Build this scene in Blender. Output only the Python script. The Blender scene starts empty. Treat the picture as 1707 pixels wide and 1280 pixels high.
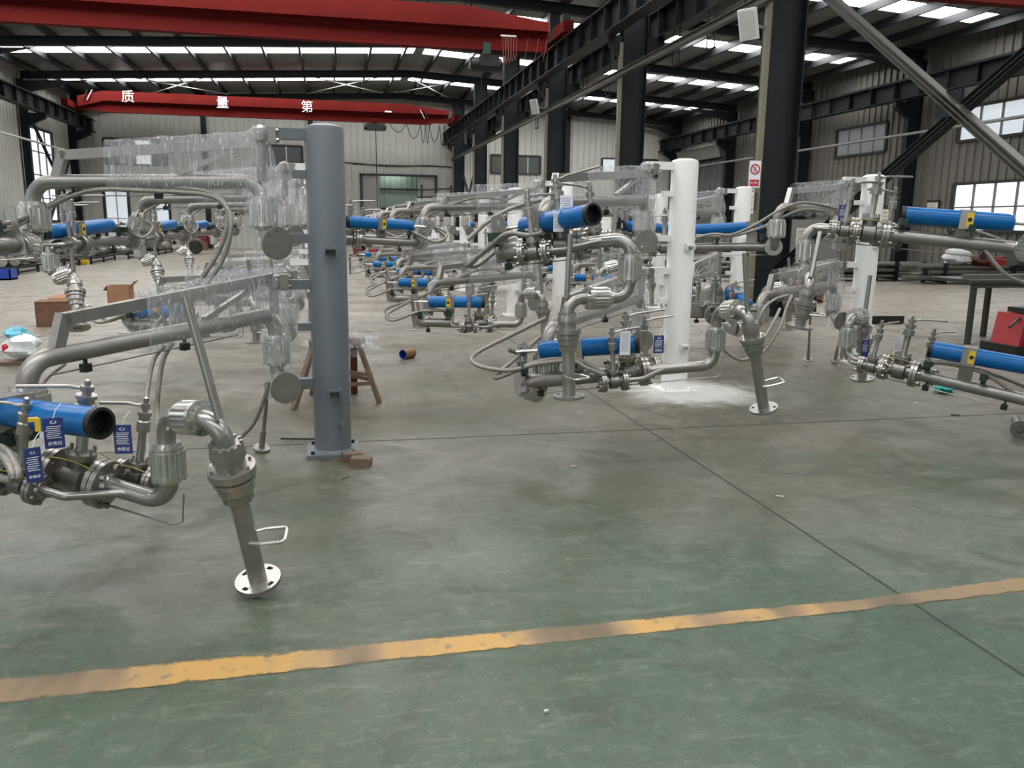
import bpy, math, random
from mathutils import Vector, Matrix
random.seed(7)
SC = bpy.context.scene
COL = SC.collection
PI = math.pi

# ---------------------------------------------------------------- camera, daylight, exposure
cam_data = bpy.data.cameras.new('camera'); cam = bpy.data.objects.new('camera', cam_data); COL.objects.link(cam)
cam_data.sensor_width = 36.0; cam_data.lens = 36.0 * 1361.57 / 1707.0; cam_data.clip_end = 400
_ps, _th, _ro = 0.217983, 0.192331, 0.0132123
_f = Vector((math.sin(_ps)*math.cos(_th), math.cos(_ps)*math.cos(_th), -math.sin(_th)))
_r0 = Vector((math.cos(_ps), -math.sin(_ps), 0)); _u0 = _r0.cross(_f)
_r = _r0*math.cos(_ro) + _u0*math.sin(_ro); _u = -_r0*math.sin(_ro) + _u0*math.cos(_ro)
_m = Matrix((_r, _u, -_f)).transposed().to_4x4(); _m.translation = (0, 0, 1.5)
cam.matrix_world = _m
SC.camera = cam

world = bpy.data.worlds.new('overcast_sky'); SC.world = world; world.use_nodes = True
wb = world.node_tree.nodes['Background']; wb.inputs[0].default_value = (0.90, 0.95, 1.0, 1); wb.inputs[1].default_value = 2.0
SKYLIGHT = 15.0
SC.view_settings.view_transform = 'Standard'; SC.view_settings.look = 'None'
SC.view_settings.gamma = 1.0; SC.view_settings.use_curve_mapping = False
SC.view_settings.exposure = 0.05

# ---------------------------------------------------------------- materials
def lin(h):
    c = [int(h[i:i+2], 16)/255 for i in (0, 2, 4)]
    return tuple((x/12.92 if x <= .04045 else ((x+.055)/1.055)**2.4) for x in c) + (1,)

def mat(name, col, metal=0.0, rough=0.5, noise=0.0, nscale=6.0, bump=0.0, bscale=60.0, spec=0.5):
    m = bpy.data.materials.new(name); m.use_nodes = True
    nt = m.node_tree; b = nt.nodes['Principled BSDF']
    c = lin(col)
    b.inputs['Base Color'].default_value = c; b.inputs['Metallic'].default_value = metal
    b.inputs['Roughness'].default_value = rough; b.inputs['Specular IOR Level'].default_value = spec
    tc = nt.nodes.new('ShaderNodeTexCoord')
    if noise > 0:
        n = nt.nodes.new('ShaderNodeTexNoise'); n.inputs['Scale'].default_value = nscale; n.inputs['Detail'].default_value = 5
        nt.links.new(tc.outputs['Object'], n.inputs['Vector'])
        r = nt.nodes.new('ShaderNodeValToRGB')
        r.color_ramp.elements[0].position = .3; r.color_ramp.elements[1].position = .72
        r.color_ramp.elements[0].color = tuple(x*(1-noise) for x in c[:3]) + (1,)
        r.color_ramp.elements[1].color = tuple(min(1, x*(1+noise*.6)) for x in c[:3]) + (1,)
        nt.links.new(n.outputs['Fac'], r.inputs['Fac']); nt.links.new(r.outputs['Color'], b.inputs['Base Color'])
    if bump > 0:
        n2 = nt.nodes.new('ShaderNodeTexNoise'); n2.inputs['Scale'].default_value = bscale; n2.inputs['Detail'].default_value = 3
        nt.links.new(tc.outputs['Object'], n2.inputs['Vector'])
        bp = nt.nodes.new('ShaderNodeBump'); bp.inputs['Strength'].default_value = bump; bp.inputs['Distance'].default_value = .01
        nt.links.new(n2.outputs['Fac'], bp.inputs['Height']); nt.links.new(bp.outputs['Normal'], b.inputs['Normal'])
    return m

def emit(name, col, strength):
    m = bpy.data.materials.new(name); m.use_nodes = True
    b = m.node_tree.nodes['Principled BSDF']
    b.inputs['Base Color'].default_value = lin(col); b.inputs['Emission Color'].default_value = lin(col); b.inputs['Emission Strength'].default_value = strength
    return m

M = {}
M['steel'] = mat('brushed_stainless_steel', '9f9c97', .75, .3, .12, 9)
M['steel_dull'] = mat('blasted_stainless_pipe', '928f8a', .7, .38, .14, 7)
M['polished'] = mat('machined_stainless_steel', 'c9c7c2', .85, .24, .06, 15)
M['bolt'] = mat('bolt_steel', '8f8b83', .9, .3)
M['hose'] = mat('braided_metal_hose', '928e87', .6, .4, .25, 60, .3, 300)
M['grey_paint'] = mat('grey_column_paint', '62696e', 0, .4, .06, 3)
M['white_paint'] = mat('white_column_paint', 'e9e8e6', 0, .35, .03, 3)
M['blue'] = mat('blue_cylinder_paint', '055e9e', 0, .28, .05, 4, spec=.3)
M['black'] = mat('black_rubber', '111213', 0, .5)
M['green_clamp'] = mat('green_black_clamp', '12332a', 0, .5)
M['earth'] = mat('green_yellow_earth_wire', '8c863c', 0, .5)
M['yellow'] = mat('yellow_sticker', 'd9b62c', 0, .5)
M['tag_blue'] = mat('navy_certificate_card', '2b3b78', 0, .4)
M['tag_white'] = mat('white_card', 'e4e3ea', 0, .5)
M['ink_white'] = mat('white_print', 'f2f2f2', 0, .6)
M['ink_red'] = mat('red_print', 'c0222e', 0, .6)
M['ink_black'] = mat('black_print', '1b1b1b', 0, .6)
M['red'] = mat('red_crane_paint', '581512', 0, .7, .08, 1.5, spec=.08)
M['dark_steel'] = mat('dark_structural_steel', '1b1e21', 0, .55, .12, 2, spec=.25)
M['purlin'] = mat('galvanised_purlin', '222528', .1, .5, spec=.3)
M['roof'] = mat('foil_roof_sheet', '7d7f7e', .35, .42, .25, 3, .9, 9)
M['sky_panel'] = emit('translucent_skylight', 'ffffff', SKYLIGHT)
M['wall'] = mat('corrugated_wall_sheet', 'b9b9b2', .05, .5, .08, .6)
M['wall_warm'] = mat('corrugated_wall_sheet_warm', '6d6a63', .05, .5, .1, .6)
M['frame'] = mat('dark_window_frame', '2b2622', 0, .5)
M['alu'] = mat('white_aluminium_frame', 'c9c9c6', .2, .45)
M['greenwall'] = mat('pale_green_panel', '8fa096', 0, .5)
M['door'] = mat('door_sheet', '9c9a94', 0, .5)
M['cream'] = mat('cream_painted_channel', '47453d', .1, .5)
M['edge_cream'] = mat('olive_cream_strip', '75725f', .1, .5)
M['wood'] = mat('worn_wood', '6b594a', 0, .7, .3, 14)
M['wood_dark'] = mat('brown_crate_wood', '6a4a35', 0, .7, .25, 10)
M['cardboard'] = mat('cardboard', '9b7356', 0, .8, .12, 5)
M['rust'] = mat('red_oxide_steel', '6b2f2a', 0, .6, .2, 8)
M['dark_pipe'] = mat('dark_stock_pipe', '75726c', .5, .45, .25, 4)
M['cabinet'] = mat('grey_cabinet', '83817d', 0, .5)
M['paper'] = mat('paper', 'd6d0bd', 0, .7)
M['fitting'] = mat('pipe_fitting_steel', '827f7a', .75, .34, .2, 9)
M['blue_bin'] = mat('blue_plastic', '1b3f9c', 0, .4)
M['machine_red'] = mat('red_machine_paint', '9c2328', 0, .4)
M['teal'] = mat('teal_cloth', '1f8a86', 0, .8)
M['exit'] = emit('exit_sign_green', '19b06a', .9)
M['bag'] = mat('white_plastic_bag', 'd8dede', 0, .35, .1, 12)
M['bag_blue'] = mat('light_blue_plastic', '62b4c8', 0, .35, .15, 12)
M['maroon'] = mat('maroon_sack', '6a3a38', 0, .8, .2, 8)
M['debris'] = mat('pale_chip', 'b9b6ad', 0, .7)
M['ground'] = mat('outdoor_concrete', 'a8a8a4', 0, .8)

def glass_mat(name, alpha, col, rough=.05):
    m = bpy.data.materials.new(name); m.use_nodes = True
    nt = m.node_tree; b = nt.nodes['Principled BSDF']; out = nt.nodes['Material Output']
    b.inputs['Base Color'].default_value = lin(col); b.inputs['Roughness'].default_value = rough
    tr = nt.nodes.new('ShaderNodeBsdfTransparent'); mx = nt.nodes.new('ShaderNodeMixShader')
    mx.inputs[0].default_value = alpha
    nt.links.new(tr.outputs[0], mx.inputs[1]); nt.links.new(b.outputs[0], mx.inputs[2]); nt.links.new(mx.outputs[0], out.inputs[0])
    return m
M['glass'] = glass_mat('window_glass', .18, '9aa6ad')
M['glass_dark'] = glass_mat('dark_pane_glass', .9, '4c5350', .2)  # dark view behind the back windows put into the pane colour
M['glass_grey'] = glass_mat('grey_pane_glass', .82, '7c7a7d', .3)  # grey panes; in one back window a light reflection set as colour
M['glass_clear'] = glass_mat('bluish_glass', .45, '9fb3ba', .1)

def film_mat():
    m = glass_mat('clear_stretch_film', .3, 'eef0f2', .16)
    nt = m.node_tree; b = nt.nodes['Principled BSDF']; mx = [n for n in nt.nodes if n.type == 'MIX_SHADER'][0]
    tc = nt.nodes.new('ShaderNodeTexCoord')
    mp = nt.nodes.new('ShaderNodeMapping'); mp.inputs['Scale'].default_value = (34, 34, 5); mp.inputs['Rotation'].default_value = (.5, .3, .4)
    nt.links.new(tc.outputs['Object'], mp.inputs[0])
    n = nt.nodes.new('ShaderNodeTexNoise'); n.inputs['Scale'].default_value = 1.3; n.inputs['Detail'].default_value = 4; n.inputs['Distortion'].default_value = 2.0
    nt.links.new(mp.outputs[0], n.inputs['Vector'])
    r = nt.nodes.new('ShaderNodeMapRange'); r.inputs['From Min'].default_value = .52; r.inputs['From Max'].default_value = .8
    r.inputs['To Min'].default_value = .16; r.inputs['To Max'].default_value = .8
    nt.links.new(n.outputs['Fac'], r.inputs['Value']); nt.links.new(r.outputs[0], mx.inputs[0])
    bp = nt.nodes.new('ShaderNodeBump'); bp.inputs['Strength'].default_value = .9; bp.inputs['Distance'].default_value = .03
    nt.links.new(n.outputs['Fac'], bp.inputs['Height']); nt.links.new(bp.outputs[0], b.inputs['Normal'])
    return m
M['film'] = film_mat()

# ---------------------------------------------------------------- mesh helpers
def V3(p): return Vector(p)

def frame_from(axis):
    a = Vector(axis).normalized()
    t = Vector((0, 0, 1)) if abs(a.z) < .9 else Vector((1, 0, 0))
    x = t.cross(a).normalized(); y = a.cross(x)
    return x, y, a

def fillet(pts, R, n=7):
    pts = [Vector(p) for p in pts]
    out = [pts[0]]
    for i in range(1, len(pts)-1):
        p = pts[i]; a = pts[i-1]-p; b = pts[i+1]-p
        la, lb = a.length, b.length; a.normalize(); b.normalize()
        ang = a.angle(b)
        if ang > PI-.03: out.append(p); continue
        d = R/math.tan(ang/2); d = min(d, la*.55 if i > 1 else la*.95, lb*.55 if i < len(pts)-2 else lb*.95)
        r = d*math.tan(ang/2)
        bis = (a+b).normalized(); c = p + bis*(r/math.sin(ang/2))
        s = p+a*d; e = p+b*d
        for k in range(n+1):
            t = k/n
            # arc by slerp about c
            v0 = s-c; v1 = e-c; th = v0.angle(v1)
            out.append(c + (v0*math.sin((1-t)*th)+v1*math.sin(t*th))/math.sin(th))
    out.append(pts[-1])
    return out

def catmull(pts, n=8):
    P = [Vector(p) for p in pts]
    P = [P[0]*2-P[1]] + P + [P[-1]*2-P[-2]]
    out = []
    for i in range(1, len(P)-2):
        for k in range(n):
            t = k/n
            out.append(.5*((2*P[i]) + (P[i+1]-P[i-1])*t + (2*P[i-1]-5*P[i]+4*P[i+1]-P[i+2])*t*t + (3*P[i]-P[i-1]-3*P[i+1]+P[i+2])*t**3))
    out.append(P[-2])
    return out

class MB:
    def __init__(s): s.v = []; s.f = []
    def add(s, vs, fs):
        o = len(s.v); s.v += [tuple(v) for v in vs]; s.f += [tuple(i+o for i in f) for f in fs]; return s
    def tube(s, pts, r, n=12, cap=True):
        P = [Vector(p) for p in pts]; Q = [P[0]]
        for p in P[1:]:
            if (p-Q[-1]).length > 1e-5: Q.append(p)
        P = Q
        if len(P) < 2: return s
        x, y, a = frame_from(P[1]-P[0]); vs = []; fs = []; prev = (P[1]-P[0]).normalized()
        for i, p in enumerate(P):
            if i == 0: t = (P[1]-P[0]).normalized()
            elif i == len(P)-1: t = (P[-1]-P[-2]).normalized()
            else: t = ((P[i+1]-p).normalized()+(p-P[i-1]).normalized()).normalized()
            q = prev.rotation_difference(t); x = q @ x; y = q @ y; prev = t
            for k in range(n):
                th = 2*PI*k/n; vs.append(p + (x*math.cos(th)+y*math.sin(th))*r)
        for i in range(len(P)-1):
            for k in range(n):
                fs.append((i*n+k, i*n+(k+1) % n, (i+1)*n+(k+1) % n, (i+1)*n+k))
        if cap:
            fs.append(tuple(range(n-1, -1, -1))); fs.append(tuple((len(P)-1)*n+k for k in range(n)))
        return s.add(vs, fs)
    def lathe(s, o, axis, prof, n=20, cap=True):
        o = Vector(o); x, y, a = frame_from(axis); vs = []; fs = []
        for (t, r) in prof:
            for k in range(n):
                th = 2*PI*k/n; vs.append(o + a*t + (x*math.cos(th)+y*math.sin(th))*r)
        for i in range(len(prof)-1):
            for k in range(n):
                fs.append((i*n+k, i*n+(k+1) % n, (i+1)*n+(k+1) % n, (i+1)*n+k))
        if cap:
            fs.append(tuple(range(n-1, -1, -1))); fs.append(tuple((len(prof)-1)*n+k for k in range(n)))
        return s.add(vs, fs)
    def flute(s, o, axis, t0, t1, r, teeth=18, depth=.05):
        o = Vector(o); x, y, a = frame_from(axis); n = teeth*4; vs = []; fs = []
        for t in (t0, t1):
            for k in range(n):
                rr = r if k % 4 in (0, 1) else r*(1-depth)
                th = 2*PI*k/n; vs.append(o + a*t + (x*math.cos(th)+y*math.sin(th))*rr)
        for k in range(n): fs.append((k, (k+1) % n, n+(k+1) % n, n+k))
        fs.append(tuple(range(n-1, -1, -1))); fs.append(tuple(n+k for k in range(n)))
        return s.add(vs, fs)
    def ring_bolts(s, o, axis, R, n, r, t0, t1, ph=0.0):
        o = Vector(o); x, y, a = frame_from(axis)
        for k in range(n):
            th = 2*PI*k/n+ph; c = o + (x*math.cos(th)+y*math.sin(th))*R
            s.lathe(c, a, [(t0, r), (t1, r)], 6)
        return s
    def box(s, c, sx, sy, sz, X=(1, 0, 0), Y=(0, 1, 0), Z=(0, 0, 1)):
        c = Vector(c); X = Vector(X).normalized()*sx/2; Y = Vector(Y).normalized()*sy/2; Z = Vector(Z).normalized()*sz/2
        vs = [c+X*i+Y*j+Z*k for k in (-1, 1) for j in (-1, 1) for i in (-1, 1)]
        return s.add(vs, [(0, 2, 3, 1), (4, 5, 7, 6), (0, 1, 5, 4), (2, 6, 7, 3), (0, 4, 6, 2), (1, 3, 7, 5)])
    def bar(s, p, q, w, h, up=(0, 0, 1)):
        p = Vector(p); q = Vector(q); a = (q-p); L = a.length; a.normalize()
        x = a.cross(Vector(up))
        if x.length < 1e-3: x = a.cross(Vector((0, 1, 0)))
        x.normalize(); z = x.cross(a)
        return s.box((p+q)/2, L, w, h, a, x, z)
    def prism(s, poly, d):
        # polygon (list of 3d points, planar) extruded by vector d
        n = len(poly); d = Vector(d); P = [Vector(p) for p in poly]
        return s.add(P+[p+d for p in P], [tuple(range(n-1, -1, -1)), tuple(range(n, 2*n))] + [(i, (i+1) % n, n+(i+1) % n, n+i) for i in range(n)])
    def disc_slots(s, o, axis, r0, r1, th, nslots, sr0, sr1, frac=.22):
        # flat ring with slotted bolt holes, built as polar cells
        o = Vector(o); x, y, a = frame_from(axis); per = 9; n = nslots*per; rs = [r0, sr0, sr1, r1]
        hole = {(1, k*per+j) for k in range(nslots) for j in range(int(per*.36), int(per*.36)+max(2, int(per*frac)))}
        cells = {(i, k) for i in range(3) for k in range(n)} - hole
        def pt(i, k, z): t = 2*PI*k/n; return o + (x*math.cos(t)+y*math.sin(t))*rs[i] + a*z
        vs = []; idx = {}
        def vid(i, k, z):
            k %= n
            if (i, k, z) not in idx: idx[(i, k, z)] = len(vs); vs.append(pt(i, k, z*th))
            return idx[(i, k, z)]
        fs = []
        for (i, k) in sorted(cells):
            for z in (0, 1): fs.append((vid(i, k, z), vid(i+1, k, z), vid(i+1, k+1, z), vid(i, k+1, z)))
            if (i-1, k) not in cells: fs.append((vid(i, k, 0), vid(i, k+1, 0), vid(i, k+1, 1), vid(i, k, 1)))
            if (i+1, k) not in cells: fs.append((vid(i+1, k, 0), vid(i+1, k+1, 0), vid(i+1, k+1, 1), vid(i+1, k, 1)))
            if (i, (k-1) % n) not in cells: fs.append((vid(i, k, 0), vid(i+1, k, 0), vid(i+1, k, 1), vid(i, k, 1)))
            if (i, (k+1) % n) not in cells: fs.append((vid(i, k+1, 0), vid(i+1, k+1, 0), vid(i+1, k+1, 1), vid(i, k+1, 1)))
        return s.add(vs, fs)
    def build(s, name, m, parent=None, off=(0, 0, 0), smooth=35):
        me = bpy.data.meshes.new(name); o = Vector(off)
        me.from_pydata([tuple(Vector(v)-o) for v in s.v], [], s.f); me.update()
        import bmesh
        bm = bmesh.new(); bm.from_mesh(me); bmesh.ops.recalc_face_normals(bm, faces=bm.faces); bm.to_mesh(me); bm.free()
        if smooth:
            me.shade_smooth(); me.set_sharp_from_angle(angle=math.radians(smooth))
        me.materials.append(M[m] if isinstance(m, str) else m)
        ob = bpy.data.objects.new(name, me); COL.objects.link(ob)
        if parent: ob.parent = parent
        else: ob.location = off
        return ob

def tag(o, label=None, cat=None, group=None, kind=None):
    if label: o['label'] = label
    if cat: o['category'] = cat
    if group: o['group'] = group
    if kind: o['kind'] = kind
    return o

def thing(name, label, cat, loc=(0, 0, 0), group=None):
    o = bpy.data.objects.new(name, None); COL.objects.link(o); o.location = loc; o.empty_display_size = .1
    return tag(o, label, cat, group)

def kids(o): return [c for c in bpy.data.objects if c.parent == o]

def copy_tree(o, parent=None):
    c = o.copy(); COL.objects.link(c); c.parent = parent
    for ch in KIDS.get(o.name) or kids(o): copy_tree(ch, c)
    return c
KIDS = {}

def struct(name, mb, m, parent=None, smooth=0, off=(0, 0, 0)):
    o = mb.build(name, m, parent, off, smooth=smooth)
    if not parent: o['kind'] = 'structure'
    return o

def text(body, name, m, parent, loc, size, rx=PI/2, rz=0, align='CENTER', ext=.001):
    c = bpy.data.curves.new(name, 'FONT'); c.body = body; c.size = size; c.align_x = align; c.align_y = 'CENTER'; c.extrude = ext
    c.materials.append(M[m]); o = bpy.data.objects.new(name, c); COL.objects.link(o)
    me = bpy.data.meshes.new_from_object(o.evaluated_get(bpy.context.evaluated_depsgraph_get()))
    bpy.data.objects.remove(o); o = bpy.data.objects.new(name, me); COL.objects.link(o)
    o.rotation_euler = (rx, 0, rz); o.location = loc
    if parent: o.parent = parent
    return o

# ================================================================ THE SETTING
XL, XR, YF, YB = -13.06, 20.9, -9.0, 48.5
RX, RZ, EZ = 3.95, 8.78, 7.9            # ridge x, ridge height, eaves height (underside of roof sheet)
def roof_z(x): return RZ - (RZ-EZ)*abs(x-RX)/17.0
FRAMES = [12.8+6.97*k for k in range(-3, 6)]

def floor_mat():
    m = bpy.data.materials.new('worn_green_epoxy_floor'); m.use_nodes = True
    nt = m.node_tree; N = nt.nodes; L = nt.links; b = N['Principled BSDF']
    tc = N.new('ShaderNodeTexCoord'); sep = N.new('ShaderNodeSeparateXYZ'); L.new(tc.outputs['Object'], sep.inputs[0])
    def noise(scale, det=6, dist=0.0, vec=None, rough=.55):
        n = N.new('ShaderNodeTexNoise'); n.inputs['Scale'].default_value = scale; n.inputs['Detail'].default_value = det
        n.inputs['Distortion'].default_value = dist; n.inputs['Roughness'].default_value = rough
        L.new(vec or tc.outputs['Object'], n.inputs['Vector']); return n.outputs['Fac']
    def math(op, a, b_=None, clamp=False):
        n = N.new('ShaderNodeMath'); n.operation = op; n.use_clamp = clamp
        for i, v in enumerate((a, b_)):
            if v is None: continue
            if isinstance(v, (int, float)): n.inputs[i].default_value = v
            else: L.new(v, n.inputs[i])
        return n.outputs[0]
    def mrange(v, a, b_, c=0., d=1.):
        n = N.new('ShaderNodeMapRange'); n.inputs[1].default_value = a; n.inputs[2].default_value = b_; n.inputs[3].default_value = c; n.inputs[4].default_value = d
        n.interpolation_type = 'SMOOTHSTEP'; L.new(v, n.inputs[0]); return n.outputs[0]
    def mix(fac, a, b_):
        n = N.new('ShaderNodeMixRGB'); L.new(fac, n.inputs[0])
        for i, v in ((1, a), (2, b_)):
            if isinstance(v, str): n.inputs[i].default_value = lin(v)
            else: L.new(v, n.inputs[i])
        return n.outputs[0]
    big = noise(.55, 5, .6); mid = noise(2.2, 7, 1.2); fine = noise(26, 5); streak = noise(7, 6, 2.5)
    wear = math('ADD', mrange(sep.outputs['Y'], 1.0, 7.0), math('MULTIPLY', math('SUBTRACT', big, .5), 1.7))
    wear = math('ADD', wear, math('MULTIPLY', math('SUBTRACT', streak, .5), .9), True)
    col = mix(wear, '3a503d', '5a5443')
    col = mix(mrange(sep.outputs['Y'], 6, 15), col, '8f877a')  # far floor paler: its grazing reflection put into the colour
    dark = mrange(mid, .52, .70); col = mix(math('MULTIPLY', dark, .55), col, '33362f')
    lite = mrange(noise(3.3, 7, 1.8), .62, .8); col = mix(math('MULTIPLY', lite, .35), col, '84857b')
    col = mix(math('MULTIPLY', mrange(fine, .35, .75), .22), col, '40453d')
    stv = N.new('ShaderNodeMapping'); stv.inputs['Scale'].default_value = (1.3, 7.0, 1); stv.inputs['Rotation'].default_value = (0, 0, .15); L.new(tc.outputs['Object'], stv.inputs[0])
    scr = noise(2.4, 8, .8, stv.outputs[0], .68)
    col = mix(math('MULTIPLY', mrange(scr, .52, .72), .38), col, '3a3d36')
    col = mix(math('MULTIPLY', mrange(scr, .48, .3), .25), col, '8b8a7e')
    spk = noise(60, 4, 0, None, .7); col = mix(math('MULTIPLY', mrange(spk, .62, .72), .35), col, '2f322c')
    sc2 = noise(9, 8, 3.0, None, .7); col = mix(math('MULTIPLY', mrange(sc2, .64, .74), .4), col, '9c9c90')
    gr = noise(16, 9, .6, None, .78); col = mix(math('MULTIPLY', mrange(gr, .5, .68), .42), col, '2b2f29'); col = mix(math('MULTIPLY', mrange(gr, .48, .32), .34), col, '83847a')
    gr2 = noise(140, 5, 0, None, .8); col = mix(math('MULTIPLY', mrange(gr2, .5, .66), .3), col, '23271f'); col = mix(math('MULTIPLY', mrange(gr2, .46, .32), .22), col, '8f9084')
    # white overspray round the foot of the white column
    dx = math('SUBTRACT', sep.outputs['X'], 3.2); dy = math('SUBTRACT', sep.outputs['Y'], 6.9)
    d = math('SQRT', math('ADD', math('MULTIPLY', dx, dx), math('MULTIPLY', dy, dy)))
    d = math('ADD', d, math('MULTIPLY', math('SUBTRACT', mid, .5), .9))
    sp = mrange(d, .25, .8, 1, 0); col = mix(math('MULTIPLY', sp, .75), col, 'd9d8d3')
    L.new(col, b.inputs['Base Color'])
    L.new(mrange(mid, .3, .7, .3, .55), b.inputs['Roughness'])
    b.inputs['Specular IOR Level'].default_value = .5
    bp = N.new('ShaderNodeBump'); bp.inputs['Strength'].default_value = .12; bp.inputs['Distance'].default_value = .01
    L.new(fine, bp.inputs['Height']); L.new(bp.outputs[0], b.inputs['Normal'])
    return m
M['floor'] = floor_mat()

def line_mat():
    m = mat('worn_yellow_floor_paint', 'd79a3e', 0, .55); nt = m.node_tree; N = nt.nodes; L = nt.links; b = N['Principled BSDF']
    tc = N.new('ShaderNodeTexCoord'); mp = N.new('ShaderNodeMapping'); mp.inputs['Scale'].default_value = (1.5, .35, 1); L.new(tc.outputs['Object'], mp.inputs[0])
    n = N.new('ShaderNodeTexNoise'); n.inputs['Scale'].default_value = 1.6; n.inputs['Detail'].default_value = 3; L.new(mp.outputs[0], n.inputs['Vector'])
    r = N.new('ShaderNodeValToRGB'); e = r.color_ramp.elements
    e[0].position = .42; e[0].color = lin('b28c4d'); e[1].position = .56; e[1].color = lin('8f775c')
    L.new(n.outputs['Fac'], r.inputs[0])
    n2 = N.new('ShaderNodeTexNoise'); n2.inputs['Scale'].default_value = 18; n2.inputs['Detail'].default_value = 6; L.new(tc.outputs['Object'], n2.inputs['Vector'])
    r2 = N.new('ShaderNodeValToRGB'); r2.color_ramp.elements[0].position = .58; r2.color_ramp.elements[1].position = .7
    L.new(n2.outputs['Fac'], r2.inputs[0])
    mx = N.new('ShaderNodeMixRGB'); L.new(r2.outputs[0], mx.inputs[0]); L.new(r.outputs[0], mx.inputs[1]); mx.inputs[2].default_value = lin('7d7058')
    # bare worn stretch past the end of the fresh paint
    sp = N.new('ShaderNodeSeparateXYZ'); L.new(tc.outputs['Object'], sp.inputs[0])
    mr = N.new('ShaderNodeMapRange'); mr.inputs[1].default_value = 1.86; mr.inputs[2].default_value = 1.9; mr.inputs[4].default_value = .75; L.new(sp.outputs[0], mr.inputs[0])
    m2 = N.new('ShaderNodeMixRGB'); L.new(mr.outputs[0], m2.inputs[0]); L.new(mx.outputs[0], m2.inputs[1]); m2.inputs[2].default_value = lin('72634f')
    L.new(m2.outputs[0], b.inputs['Base Color'])
    # ragged edges and bald spots where the paint has gone
    uvn = N.new('ShaderNodeUVMap'); su = N.new('ShaderNodeSeparateXYZ'); L.new(uvn.outputs[0], su.inputs[0])
    def mth(op, a, c):
        q = N.new('ShaderNodeMath'); q.operation = op
        for i_, v_ in enumerate((a, c)):
            if isinstance(v_, (int, float)): q.inputs[i_].default_value = v_
            else: L.new(v_, q.inputs[i_])
        return q.outputs[0]
    edge = mth('ABSOLUTE', mth('SUBTRACT', su.outputs[1], .5), 0)
    n3 = N.new('ShaderNodeTexNoise'); n3.inputs['Scale'].default_value = 9; n3.inputs['Detail'].default_value = 7; n3.inputs['Roughness'].default_value = .7; L.new(tc.outputs['Object'], n3.inputs['Vector'])
    val = mth('ADD', edge, mth('MULTIPLY', mth('SUBTRACT', n3.outputs[0], .5), .55))
    mk = N.new('ShaderNodeMapRange'); mk.inputs[1].default_value = .40; mk.inputs[2].default_value = .52; mk.inputs[3].default_value = 1; mk.inputs[4].default_value = .12; L.new(val, mk.inputs[0])
    bald = N.new('ShaderNodeMapRange'); bald.inputs[1].default_value = .5; bald.inputs[2].default_value = .68; bald.inputs[3].default_value = 1; bald.inputs[4].default_value = .45; L.new(n.outputs['Fac'], bald.inputs[0])
    tr = N.new('ShaderNodeBsdfTransparent'); ms = N.new('ShaderNodeMixShader'); L.new(mth('MULTIPLY', mk.outputs[0], bald.outputs[0]), ms.inputs[0])
    L.new(tr.outputs[0], ms.inputs[1]); L.new(b.outputs[0], ms.inputs[2]); L.new(ms.outputs[0], N['Material Output'].inputs[0])
    return m
M['line'] = line_mat()

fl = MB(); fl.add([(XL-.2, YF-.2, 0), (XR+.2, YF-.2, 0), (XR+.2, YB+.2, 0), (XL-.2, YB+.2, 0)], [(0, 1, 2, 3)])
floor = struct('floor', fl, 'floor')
M['joint'] = mat('dirty_floor_joint', '3c3d38', 0, .8, .2, 20)
for (a, b) in (((2.29, YF), (2.29, YB)), ((8.29, YF), (8.29, YB)), ((-3.71, 9.0), (-3.71, YB)), ((XL, 5.62), (XR, 5.62)), ((XL, 11.6), (XR, 11.6)), ((XL, 17.6), (XR, 17.6))):
    j = MB().bar((*a, .0012), (*b, .0012), .011, .0016).build('joint', 'joint', floor, smooth=0)
gd = MB(); gd.add([(-150, -120, -.06), (170, -120, -.06), (170, 200, -.06), (-150, 200, -.06)], [(0, 1, 2, 3)])
struct('ground', gd, 'ground')
lm = MB(); lp = [(-1.704, 2.622, 0.000), (-1.057, 2.617, 0.000), (0.267, 2.644, 0.000), (2.035, 2.667, 0.000), (2.835, 2.692, 0.000), (4.969, 2.767, 0.000)]; lq = [(-1.794, 2.780, 0.000), (-1.111, 2.773, 0.000), (0.280, 2.771, 0.000), (2.099, 2.758, 0.000), (2.955, 2.817, 0.000), (5.138, 2.870, -0.000)]
vs = []
for p in lp: vs.append((p[0], p[1], .0022))
for p in lq: vs.append((p[0], p[1], .0022))
lm.add(vs, [(i, i+1, 7+i, 6+i) for i in range(5)])
lo = struct('floor_line_marking', lm, 'line')
uv = lo.data.uv_layers.new(name='UVMap')
for poly in lo.data.polygons:
    for li in poly.loop_indices: uv.data[li].uv = (lo.data.vertices[lo.data.loops[li].vertex_index].co.x, 0 if lo.data.loops[li].vertex_index < 6 else 1)

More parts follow.
